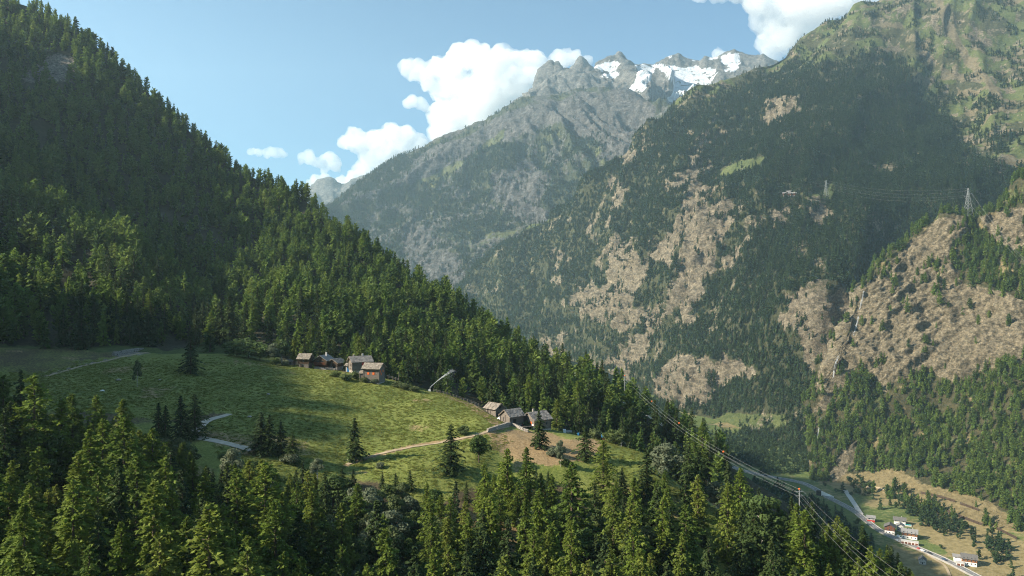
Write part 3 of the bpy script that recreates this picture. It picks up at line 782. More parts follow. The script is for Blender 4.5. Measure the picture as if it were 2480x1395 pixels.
def conifer_np(seed, h=18.0, rad=3.0, base=0.12, nb=90, nc=12, size=0.5, style='larch'):
    """crown as tufts set along drooping branches: returns V, Q of the tufts, and V, Q of the woody branches"""
    rs = np.random.RandomState(seed)
    C_, E1, E2 = [], [], []
    bV, bQ = [], []
    lob = rs.uniform(0, 2 * np.pi, 3)
    az_ph = np.arange(nb) * 2.399 % (2 * np.pi)
    for i in range(nb):
        t = (i + rs.uniform(-0.4, 0.4)) / nb
        t = np.clip(t, 0, 1)
        zz = h * (base + (0.985 - base) * t)
        if style == 'spruce': prof = (1 - t) ** 0.85 * (0.75 + 0.25 * np.sin(t * 40 + lob[0]))
        elif style == 'pine': prof = np.sin(np.pi * np.clip(0.16 + 0.84 * t, 0, 1)) ** 0.7 * (1 - 0.35 * t)
        else: prof = (1 - t ** 1.7) ** 0.8 * np.clip(t * 6 + 0.45, 0, 1) * (0.85 + 0.22 * np.sin(t * 17 + lob[2] + az_ph[i]))
        r = rad * prof * rs.uniform(0.55, 1.18) + 0.15
        if rs.rand() < 0.07: r *= 0.4
        az = i * 2.399 + rs.uniform(-0.5, 0.5)
        r *= 1 + 0.18 * np.sin(az + lob[1] + t * 3)
        rise = {'larch': rs.uniform(-0.05, 0.35), 'spruce': rs.uniform(-0.35, 0.05), 'pine': rs.uniform(0.1, 0.7)}[style] + 0.5 * t
        droop = {'larch': 0.30, 'spruce': 0.30, 'pine': 0.0}[style]
        n = max(3, int(nc * (0.35 + r / rad)))
        s = np.sort(rs.uniform(0.12, 1.0, n)) ** 0.8
        d = np.array([np.cos(az), np.sin(az)]); pd = np.array([-d[1], d[0]])
        lat = rs.normal(0, 0.16, n) * r * (0.25 + s * 0.6)
        x = r * s[:, None] * d + lat[:, None] * pd
        z = zz + r * (rise * s - droop * s ** 2 * 1.6) + rs.normal(0, 0.10, n) * size - np.abs(lat) * 0.2
        if style == 'larch': z -= rs.exponential(0.35, n) * size
        C_.append(np.column_stack([x, z]))
        sz = size * rs.uniform(0.55, 1.25, n) * (0.55 + 0.6 * (1 - t) ** 0.5)
        ang = rs.uniform(-0.9, 0.9, n)
        e1 = np.column_stack([np.cos(az + ang), np.sin(az + ang), rise - 2 * droop * s + rs.normal(0, 0.35, n)])
        e2 = np.column_stack([-np.sin(az + ang), np.cos(az + ang), rs.normal(0, 0.55, n)])
        E1.append(e1 * sz[:, None]); E2.append(e2 * sz[:, None] * 0.55)
        if nc >= 8 and i % 2 == 0:
            k0 = len(bV) * 6
            tb = np.array([0.0, 0.5, 0.92])
            w = np.array([0.05, 0.03, 0.008])
            px = r * tb[:, None] * d; pz = zz + r * (rise * tb - droop * tb ** 2 * 1.6)
            bV.append(np.concatenate([np.column_stack([px, pz + w]), np.column_stack([px + pd * w[:, None], pz - w])]))
            bQ.append(np.array([[0, 1, 4, 3], [1, 2, 5, 4]]) + k0)
    Cc = np.concatenate(C_); E1 = np.concatenate(E1); E2 = np.concatenate(E2)
    m = len(Cc)
    V = np.stack([Cc - E1 * 0.9, Cc + E2, Cc + E1, Cc - E2], 1)
    V += rs.normal(0, size * 0.10, V.shape)
    Q = np.arange(m * 4).reshape(-1, 4)
    return V.reshape(-1, 3), Q, (np.concatenate(bV), np.concatenate(bQ)) if bV else None

def broad_np(seed, h=11.0, rad=3.6, n=3000, size=0.42, base=0.2, lobes=16):
    rs = np.random.RandomState(seed)
    V, br = [], []
    th = rs.uniform(0, 2 * np.pi, lobes); tz = rs.uniform(base + 0.12, 0.86, lobes)
    rr = rad * np.sqrt(np.clip(1 - ((tz - 0.5) / 0.5) ** 2, 0.05, 1)) * rs.uniform(0.25, 0.72, lobes)
    cen = np.column_stack([rr * np.cos(th), rr * np.sin(th), tz * h])
    cen[0] = (0, 0, h * 0.86)
    lr = rad * rs.uniform(0.26, 0.50, lobes)
    for c, r in zip(cen, lr):
        k = int(n / lobes)
        d = rs.normal(0, 1, (k, 3)); d /= np.linalg.norm(d, axis=1, keepdims=True)
        p = c + d * (r * rs.uniform(0.55, 1.12, k) ** 0.6)[:, None] * np.array([1, 1, 0.85])
        s = size * rs.uniform(0.45, 1.15, k)
        a = rs.normal(0, 1, (k, 3)) + np.array([0, 0, 0.0]); a -= (a * d).sum(1, keepdims=True) * d * 0.6
        a /= np.linalg.norm(a, axis=1, keepdims=True)
        b = np.cross(a, d + rs.normal(0, 0.4, (k, 3))); b /= np.linalg.norm(b, axis=1, keepdims=True) + 1e-6
        V.append(np.stack([p - a * s[:, None], p + b * s[:, None] * 0.6, p + a * s[:, None], p - b * s[:, None] * 0.6], 1).reshape(-1, 3))
    V = np.concatenate(V)
    return V, np.arange(len(V)).reshape(-1, 4), cen

def make_near_conifer(name, seed, style, h, rad, base, nb, nc, size, fol):
    V, Q, bb = conifer_np(seed, h, rad, base, nb, nc, size, style)
    crown = mesh_np(name + '_crown', V, quads=Q, mats=[FOL[fol]], smooth=False)
    tv, tq, _ = trunk_np(h, 0.018 * h, seed, lean=0.004)
    if bb is not None:
        tq = np.concatenate([tq, bb[1] + len(tv)]); tv = np.concatenate([tv, bb[0]])
    trunk = mesh_np(name + '_trunk', tv, quads=tq, mats=[BARK], smooth=True)
    return (trunk, crown, h)

def make_near_broad(name, seed, h, rad, n, size, fol, bark):
    V, Q, cen = broad_np(seed, h, rad, n, size)
    crown = mesh_np(name + '_crown', V, quads=Q, mats=[FOL[fol]], smooth=False)
    mb = MB(); mb.tube([(0, 0, -1.5), (0.1, 0, h * 0.25), (0.0, 0.15, h * 0.5), (0, 0, h * 0.84)], [0.022 * h, 0.018 * h, 0.012 * h, 0.02], 6)
    for c in cen[1:12]:
        z = min(h * 0.62, c[2] * 0.62)
        mb.tube([(0, 0, z), (c[0] * 0.5, c[1] * 0.5, (z + c[2]) / 2 + 0.3), tuple(c)], [0.010 * h, 0.006 * h, 0.015], 4, cap=False)
    trunk = bpy.data.meshes.new(name + '_trunk'); trunk.from_pydata(mb.v, [], mb.f); trunk.materials.append(bark)
    return (trunk, crown, h)

NEAR = {
 'larch_tree': [make_near_conifer('larch', 11 + i, 'larch', 18, r, b, 130, 34, 0.36, 'larch') for i, (r, b) in enumerate(((4.6, .10), (3.9, .14), (5.4, .08), (3.4, .18), (4.3, .10)))],
 'spruce_tree': [make_near_conifer('spruce', 31 + i, 'spruce', 16, r, b, 125, 32, 0.34, 'spruce') for i, (r, b) in enumerate(((4.4, .06), (3.7, .10), (5.2, .05), (4.0, .12)))],
 'broadleaf_tree': [make_near_broad('broadleaf', 51 + i, 10, r, 3200, 0.36, f, k) for i, (r, f, k) in enumerate(((3.6, 'leaf', PALEBARK), (3.0, 'leaf', BARK), (3.2, 'silver', PALEBARK), (4.2, 'leaf', PALEBARK)))],
 'bush': [make_near_broad('bush', 61 + i, 3.2, 2.3, 1300, 0.26, f, BARK) for i, f in enumerate(('leaf', 'silver'))],
}

def add_tree(kind, variant, loc, h, rz, wide=1.0, label=None, group=None, lean=(0, 0)):
    tr, cr, h0 = NEAR[kind][variant % len(NEAR[kind])]
    e = empty(kind, loc, rz)
    s = h / h0
    e.scale = (s * wide, s * wide, s)
    e.rotation_euler = (lean[0], lean[1], rz)
    link(bpy.data.objects.new('trunk' if kind != 'bush' else 'stem', tr), e)
    link(bpy.data.objects.new('crown' if kind != 'bush' else 'foliage', cr), e)
    cat = {'larch_tree': 'larch', 'spruce_tree': 'spruce', 'broadleaf_tree': 'tree', 'bush': 'bush'}[kind]
    tag(e, label, cat, group)
    return e

# low-detail trees for the far forests: one mesh each (crown + trunk)
def far_tree(name, seed, style, h, rad, nb, nc, size, fol, base=0.08):
    V, Q, _ = conifer_np(seed, h, rad, base, nb, nc, size, style)
    tv, tq, _ = trunk_np(h * 0.9, 0.02 * h, seed, n=4, seg=3, lean=0.004)
    Q2 = np.concatenate([Q, tq + len(V)]); V2 = np.concatenate([V, tv])
    mi = np.concatenate([np.zeros(len(Q), int), np.ones(len(tq), int)])
    me = mesh_np(name, V2, quads=Q2, mats=[FOL[fol], BARK], smooth=False, midx=mi)
    return bpy.data.objects.new(name, me)
def far_broad(name, seed, h, rad, n, size, fol):
    V, Q, _ = broad_np(seed, h, rad, n, size, 0.05, 8)
    return bpy.data.objects.new(name, mesh_np(name, V, quads=Q, mats=[FOL[fol]], smooth=False))

def proto_collection(name, objs):
    c = bpy.data.collections.new(name)          # not linked to the scene: only the source of the forest's trees
    for o in objs: c.objects.link(o)
    return c
MIDP = proto_collection('hillside_tree_kinds', [far_tree('hillside_tree', 101 + i, st, 15, r, 50, 9, 0.95, 'mixed') for i, (st, r) in enumerate((('larch', 4.2), ('spruce', 3.4), ('pine', 3.4), ('larch', 3.4), ('larch', 4.6), ('pine', 3.9)))])
FARP = proto_collection('forest_tree_kinds', [far_tree('forest_tree', 131 + i, st, 15, r, 20, 4, 1.9, 'forest') for i, (st, r) in enumerate((('spruce', 3.0), ('spruce', 2.5), ('larch', 3.5), ('pine', 3.1)))] )
BRDP = proto_collection('valley_tree_kinds', [far_broad('valley_tree', 151 + i, 9, 4.0, 420, 0.95, 'forest') for i in range(3)])

def forest(name, P, H, coll, ncoll, label, seed=1):
    rs = np.random.RandomState(seed)
    me = bpy.data.meshes.new(name)
    me.vertices.add(len(P)); me.vertices.foreach_set('co', np.asarray(P, np.float32).ravel())
    for nme, val in (('size', H / 15.0), ('turn', rs.uniform(0, 6.28, len(P)))):
        a = me.attributes.new(nme, 'FLOAT', 'POINT'); a.data.foreach_set('value', val.astype(np.float32))
    a = me.attributes.new('pick', 'INT', 'POINT'); a.data.foreach_set('value', rs.randint(0, ncoll, len(P)).astype(np.int32))
    wd = me.attributes.new('wide', 'FLOAT', 'POINT'); wd.data.foreach_set('value', rs.uniform(0.8, 1.25, len(P)).astype(np.float32))
    o = link(bpy.data.objects.new(name, me))
    ng = bpy.data.node_groups.new(name + '_nodes', 'GeometryNodeTree')
    ng.interface.new_socket('Geometry', in_out='INPUT', socket_type='NodeSocketGeometry')
    ng.interface.new_socket('Geometry', in_out='OUTPUT', socket_type='NodeSocketGeometry')
    gi = ng.nodes.new('NodeGroupInput'); go = ng.nodes.new('NodeGroupOutput')
    ip = ng.nodes.new('GeometryNodeInstanceOnPoints'); ci = ng.nodes.new('GeometryNodeCollectionInfo')
    ci.inputs['Collection'].default_value = coll
    ci.inputs['Separate Children'].default_value = True; ci.inputs['Reset Children'].default_value = True
    ip.inputs['Pick Instance'].default_value = True
    def na(nm, t='FLOAT'):
        n = ng.nodes.new('GeometryNodeInputNamedAttribute'); n.data_type = t; n.inputs[0].default_value = nm
        return n.outputs[0]
    cx = ng.nodes.new('ShaderNodeCombineXYZ'); ng.links.new(na('turn'), cx.inputs[2])
    sx = ng.nodes.new('ShaderNodeCombineXYZ')
    mm = ng.nodes.new('ShaderNodeMath'); mm.operation = 'MULTIPLY'
    sz = na('size'); ng.links.new(sz, mm.inputs[0]); ng.links.new(na('wide'), mm.inputs[1])
    ng.links.new(mm.outputs[0], sx.inputs[0]); ng.links.new(mm.outputs[0], sx.inputs[1]); ng.links.new(sz, sx.inputs[2])
    L_ = ng.links.new
    L_(gi.outputs[0], ip.inputs['Points']); L_(ci.outputs[0], ip.inputs['Instance']); L_(na('pick', 'INT'), ip.inputs['Instance Index'])
    L_(cx.outputs[0], ip.inputs['Rotation']); L_(sx.outputs[0], ip.inputs['Scale']); L_(ip.outputs[0], go.inputs[0])
    md = o.modifiers.new('grow', 'NODES'); md.node_group = ng
    tag(o, label, kind='stuff')
    return o

def scatter(sh, dens, seed, keep=None, rows=None):
    """random points over the sheet, dens = trees per square metre of plan; keep(u, v, P) -> probability"""
    rs = np.random.RandomState(seed)
    V = sh['V'][:rows] if rows else sh['V']
    a, b, c, d = V[:-1, :-1], V[:-1, 1:], V[1:, 1:], V[1:, :-1]
    ar = np.abs(np.cross((c - a)[..., :2], (d - b)[..., :2])) * 0.5
    slope = np.linalg.norm(np.cross(c - a, d - b), axis=-1) * 0.5
    ar = np.minimum(slope, ar * 1.7)
    n = rs.poisson(ar * dens)
    idx = np.repeat(np.arange(n.size), n.ravel())
    s, t = rs.uniform(0, 1, (2, len(idx), 1))
    f = lambda q: q.reshape(-1, 3)[idx]
    P = (f(a) * (1 - s) + f(b) * s) * (1 - t) + (f(d) * (1 - s) + f(c) * s) * t
    u, v = uv_of(P)
    if keep is not None:
        m = rs.uniform(0, 1, len(P)) < keep(u, v, P)
        P = P[m]
    return P

def thin(P, dist, seed=0):
    """drop points closer than dist (hash grid, one per cell with jittered cells)"""
    q = np.floor(P[:, :2] / dist).astype(np.int64)
    key = q[:, 0] * 1000003 + q[:, 1]
    _, i = np.unique(key, return_index=True)
    return P[np.sort(i)]

# --- forests on the mountains
rsT = np.random.RandomState(5)
def keepB(u, v, P):
    k = 1 - region(u, v, [[(-100,835),(330,848),(640,848),(690,870),(640,900),(-100,900)], [(95,165),(140,128),(195,152),(185,190),(70,195)]], 6, 5, P, 12)
    k *= 1 - sstep(sd_line(u, v, [(1340,880),(1400,912),(1500,955),(1560,990),(1640,1035),(1740,1105)], 8), -5, 3)
    k *= np.clip(0.70 + 1.0 * fbm(P / 26, 3), 0.42, 1) * (1 - sstep(u, 1735, 1775))
    k *= 1 - 0.9 * sstep(sd_line(u, v, [(330,850),(480,830),(640,850)], 14), -5, 5)
    return k
PBt = thin(scatter(shB, 0.032, 21, keepB), 5.8)
PBt = PBt[(PBt[:, 1] > 300)]
HB = rsT.uniform(9, 19, len(PBt)) * (0.85 + 0.3 * rsT.rand(len(PBt)))
dB = np.hypot(PBt[:, 0], PBt[:, 1])
# of these, the ones that show largest (beside and behind the barns) become trees of their own
uBt, vBt = uv_of(PBt)
near_score = HB / PBt[:, 1]
inview = (uBt > 150) & (uBt < 1800) & (vBt > 680) & (vBt < 1250)
# seen over the near crest only
crest_u = [0, 200, 400, 500, 650, 760, 860, 1000, 1150, 1240, 1400, 1550, 1650, 1800, 2000]
crest_v = [820, 830, 845, 848, 876, 886, 898, 933, 976, 1022, 1052, 1094, 1182, 1264, 1364]
top_v = vBt - F * HB / PBt[:, 1]
inview &= top_v < np.interp(uBt, crest_u, crest_v) - 8
order = np.argsort(-(near_score + rsT.uniform(0, 0.003, len(HB))) * inview)
SOLO_B = order[:150]
mask = np.ones(len(PBt), bool); mask[SOLO_B] = False
forest('hillside_forest', PBt[mask], HB[mask], MIDP, 6, 'dense larch and spruce forest covering the shaded left mountainside', 3)

def keepW(u, v, P): return np.full(len(P), 0.6) * (P[:, 0] < -100)
PWt = thin(scatter(shW, 0.012, 22, keepW), 6.5)
PWt = PWt[(PWt[:, 0] < -0.70 * np.maximum(PWt[:, 1], 0) - 14)]
_cd = -PWt[:, 0] - np.maximum(0.715 * PWt[:, 1] + 12, 69.0)
forest('side_forest', PWt, rsT.uniform(10, 18, len(PWt)) * np.where(np.abs(_cd - 420) < 90, 0.35, 1.0), MIDP, 6, 'forest carrying on past the left edge of the view', 4)

def keepC(u, v, P):
    k = 1 - region(u, v, C_rock, 8, 34, P, 70) * np.clip(0.965 - 0.9 * sstep(fbm(P / 45 + 31, 4), 0.16, 0.34), 0, 1)
    k *= 1 - 0.97 * region(u, v, C_grass, 5, 5, P, 40)
    al = region(u, v, [C_alp], 30, 20, P, 120, 4)
    k *= 1 - al * (1 - 0.34 * sstep(fbm(P / 50 + 3, 3), 0.0, 0.3))
    k *= 1 - 0.4 * sstep(ridged(P / np.array([90.0, 90, 60]) + 20, 5, 0.6), 0.40, 0.62)
    k *= 1 - 0.85 * sstep(fbm(P / np.array([55.0, 55, 70]) + 61, 5, 0.6), 0.26, 0.36)
    k *= np.clip(1.1 + 0.9 * fbm(P / 90.0, 4), 0.3, 1)
    k *= (u > 1100) & (u < 2750)
    return k
PCt = thin(scatter(shC, 0.042, 23, keepC, shC['front'] + 1), 4.2)
HC = rsT.uniform(9, 18, len(PCt)) * (1 - 0.35 * sstep(PCt[:, 2], 300, 900))
forest('mountain_forest', PCt, HC, FARP, 4, 'dark conifer forest on the steep right mountainside between the cliffs', 5)

E_tree_rock = [[(2290,540),(2330,535),(2420,560),(2500,620),(2500,700),(2440,720),(2340,690),(2310,640)]]
def keepE(u, v, P):
    k = 1 - region(u, v, E_rock, 5, 9, P, 60) * np.clip(0.975 - 0.35 * sstep(fbm(P / 30 + 31, 4), 0.2, 0.4), 0, 1)
    k = np.maximum(k, 0.8 * region(u, v, E_tree_rock, 6, 8, P, 20))
    ap = region(u, v, [apron], 8, 8, P, 30, 2)
    clump = region(u, v, [[(2150,1190),(2200,1195),(2260,1215),(2290,1260),(2330,1290),(2280,1310),(2220,1270),(2160,1230)], [(2380,1260),(2440,1290),(2450,1350),(2400,1350)],[(2440,1250),(2500,1270),(2500,1330),(2460,1300)]], 5, 5, P, 15)
    k *= 1 - ap * (1 - 0.02) ; k = np.maximum(k, clump * 0.9)
    k *= np.clip(0.9 + 0.9 * fbm(P / 45.0, 4), 0.25, 1)
    return k * (u < 2750)
PEt = thin(scatter(shE, 0.030, 24, keepE, shE['front'] + 1), 4.2)
HE = rsT.uniform(9, 19, len(PEt))
forest('crag_forest', PEt, HE, MIDP, 6, 'pine forest on the slope below the bare rock face', 6)

def keepV(u, v, P):
    woods = region(u, v, [[(1740,1050),(1840,1040),(1990,1040),(2000,1100),(1960,1145),(1880,1150),(1790,1130),(1730,1090)], [(1800,1045),(1990,1010),(2000,1050),(1850,1060)], [(2040,1150),(2110,1140),(2120,1175),(2060,1185)],
      [(1740,1150),(1830,1172),(1900,1188),(1960,1210),(2020,1245),(2070,1285),(2110,1325),(2150,1400),(1900,1400),(1740,1250)],
      [(2160,1190),(2230,1200),(2290,1240),(2340,1280),(2330,1310),(2270,1290),(2200,1250)], [(2380,1290),(2440,1320),(2450,1380),(2400,1370)], [(1430,860),(1560,960),(1640,1000),(1700,1060),(1640,1060),(1500,960),(1330,860)]], 5, 6, P, 20)
    scat = 0.10 * sstep(fbm(P / 40 + 71, 3), -0.05, 0.2) * (sd_line(u, v, [(1690,1105),(1745,1122),(1850,1153),(1975,1185),(2035,1220),(2095,1260),(2130,1287),(2230,1332),(2365,1397)], 16) < 0) * (sd_line(u, v, [(2109,1258),(2179,1264),(2155,1285),(2205,1298),(2234,1360),(2345,1360)], 26) < 0) * (u > 1700)
    woods = np.maximum(woods, scat)
    return woods * np.clip(0.9 + 0.8 * fbm(P / 30.0, 3), 0.2, 1)
PVt = thin(scatter(shV, 0.030, 25, keepV), 4.5)
forest('valley_forest', PVt[::2], rsT.uniform(8, 15, len(PVt[::2])), FARP, 4, 'mixed trees in the side valley around the stream fan', 7)
forest('valley_thicket', PVt[1::2], rsT.uniform(8, 16, len(PVt[1::2])), BRDP, 3, 'rounded leafy trees among conifers on the valley floor', 8)

def keepD(u, v, P):
    k = 1 - 0.9 * region(u, v, D_rock, 10, 22, P, 220)
    k *= 1 - 0.75 * sstep(ridged(P / np.array([200.0, 200, 140]) + 9, 5, 0.6), 0.25, 0.5)
    k *= 1 - 0.95 * sstep(P[:, 2] + 120 * fbm(P / 200, 3), 640, 820)
    k *= np.clip(0.95 + 0.9 * fbm(P / 200.0, 4), 0.1, 1)
    k *= 1 - region(u, v, [[(1140,590),(1200,565),(1330,530),(1335,540),(1210,582),(1140,600)]], 4, 4, P, 60)
    return k * (u > 780) * (u < 1620)
PDt = thin(scatter(shD, 0.022, 26, keepD, shD['front'] + 1), 6.5)
forest('middle_forest', PDt, rsT.uniform(12, 22, len(PDt)), FARP, 4, 'hazy blue conifer forest on the lower flank of the middle mountain', 9)
print('forest counts', len(PBt), len(PWt), len(PCt), len(PEt), len(PVt), len(PDt))

def tuft_obj(name, seed):
    rs = np.random.RandomState(seed); n = 46
    a = rs.uniform(0, 6.28, n); r = np.sqrt(rs.uniform(0, 1, n)) * 0.6
    c = np.column_stack([r * np.cos(a), r * np.sin(a), rs.uniform(0.0, 0.05, n)])
    w = np.column_stack([np.cos(a + rs.normal(0, 1, n)), np.sin(a + rs.normal(0, 1, n)), np.zeros(n)]) * rs.uniform(.05, .12, n)[:, None]
    t = np.column_stack([rs.normal(0, .14, n), rs.normal(0, .14, n), rs.uniform(.10, .30, n) * (1 - r * 0.5)])
    V = np.stack([c - w, c + w, c + t], 1).reshape(-1, 3)
    return bpy.data.objects.new(name, mesh_np(name, V, tris=np.arange(3 * n).reshape(-1, 3), mats=[FOL['grass']], smooth=False))
FOL['grass'] = foliage_mat('meadow_blades', [(0.15,0.185,0.032),(0.22,0.235,0.06),(0.13,0.17,0.03),(0.26,0.26,0.09),(0.17,0.20,0.042)], 0.5)
TUFTP = proto_collection('tuft_kinds', [tuft_obj('tuft', 300 + i) for i in range(4)])
def keepG(u, v, P):
    k = region(u, v, [meadow, darkmead, lowmead, nose, [(500,1060),(840,1125),(840,1200),(560,1150)]], 4, 6, P, 9.0)
    k *= 0.75 + 0.3 * sstep(fbm(P / 7.0 + 3, 3), -0.25, 0.25)
    for pl in ([(556,1003),(508,1016),(478,1042),(462,1055),(486,1063),(560,1077),(612,1091)], [(840,1125),(900,1105),(960,1090),(1010,1081),(1080,1069),(1140,1058),(1195,1043),(1232,1033)]):
        k *= sd_line(u, v, pl, 6) < 0
    return k * (P[:, 1] > 120) * (1 - sstep(P[:, 1], 262, 300)) * (u > -60)
PGt = scatter(shA, 1.7, 31, keepG)
forest('meadow_grass', PGt, 15 * np.random.RandomState(9).uniform(0.35, 0.95, len(PGt)), TUFTP, 4, 'uneven tufts of green and yellowish grass on the meadow', 12)
print('tufts', len(PGt))
# ------------------------------------------------------------------ trees one by one on the near slope
bvh_of(shC, 'C')
PLACED = []
COUNT = {}
def solve_tree(u, vt, h):
    """distance at which a tree of height h standing on the near slope reaches up to photograph row vt"""
    best = None; prev = None
    for y in np.arange(88, 300, 1.5):
        x = (u - CU) / F * y
        g = ground(x, y, 'A')
        if g is None: continue
        f = (g + h) - (CV - vt) / F * y
        if prev is not None and (prev[1] < 0) != (f < 0):
            t = prev[1] / (prev[1] - f)
            return prev[0] + t * (y - prev[0])
        if best is None or abs(f) < best[1]: best = (y, abs(f))
        prev = (y, f)
    return best[0] if best else None

def put(kind, u, vt, h=None, vb=None, var=0, wide=1.0, label=None, group=None, key='A'):
    if vb is not None:
        p = hit(u, vb, key)
        if p is None: return None
        x, y, z = p
        h = z * -1 + (CV - vt) / F * y
    else:
        y = solve_tree(u, vt, h); x = (u - CU) / F * y; z = ground(x, y, 'A')
    rz = rsT.uniform(0, 6.28)
    COUNT[kind] = COUNT.get(kind, 0) + 1
    PLACED.append((x, y, h, u, vt))
    return add_tree(kind, var, (x, y, z - 0.2), h, rz, wide, label, group)

import re as _re
LM = []
def short(lab):
    w = _re.split(r' (?:rising|cut|right|left|behind|with|below|in|just|at|close|standing|among|beside|above|leaning|covering|on|under|near|catching|between|hanging|hiding|where|half|before|next|past|along) |,', lab)[0]
    return w
USED = {}
def rel_label(look, u, v, marks):
    best = sorted(marks, key=lambda m: (m[0] - u) ** 2 + (1.3 * (m[1] - v)) ** 2)[:6]
    for bu, bv, nm in best:
        du_, dv_ = u - bu, v - bv
        if abs(du_) > 1.6 * abs(dv_): d = 'to the right of' if du_ > 0 else 'to the left of'
        elif abs(dv_) > 1.6 * abs(du_): d = 'in front of' if dv_ > 0 else 'up behind'
        else: d = ('right' if du_ > 0 else 'left') + (' in front of' if dv_ > 0 else ' behind')
        t_ = '%s %s the %s' % (look, d, nm)
        if t_ not in USED and len(t_.split()) <= 16: USED[t_] = 1; return t_
    t_ = '%s %s the %s' % (look, 'well away from', best[0][2])
    return t_
L_, S_, B_, U_ = 'larch_tree', 'spruce_tree', 'broadleaf_tree', 'bush'
FG = 'trees on the near forest slope'
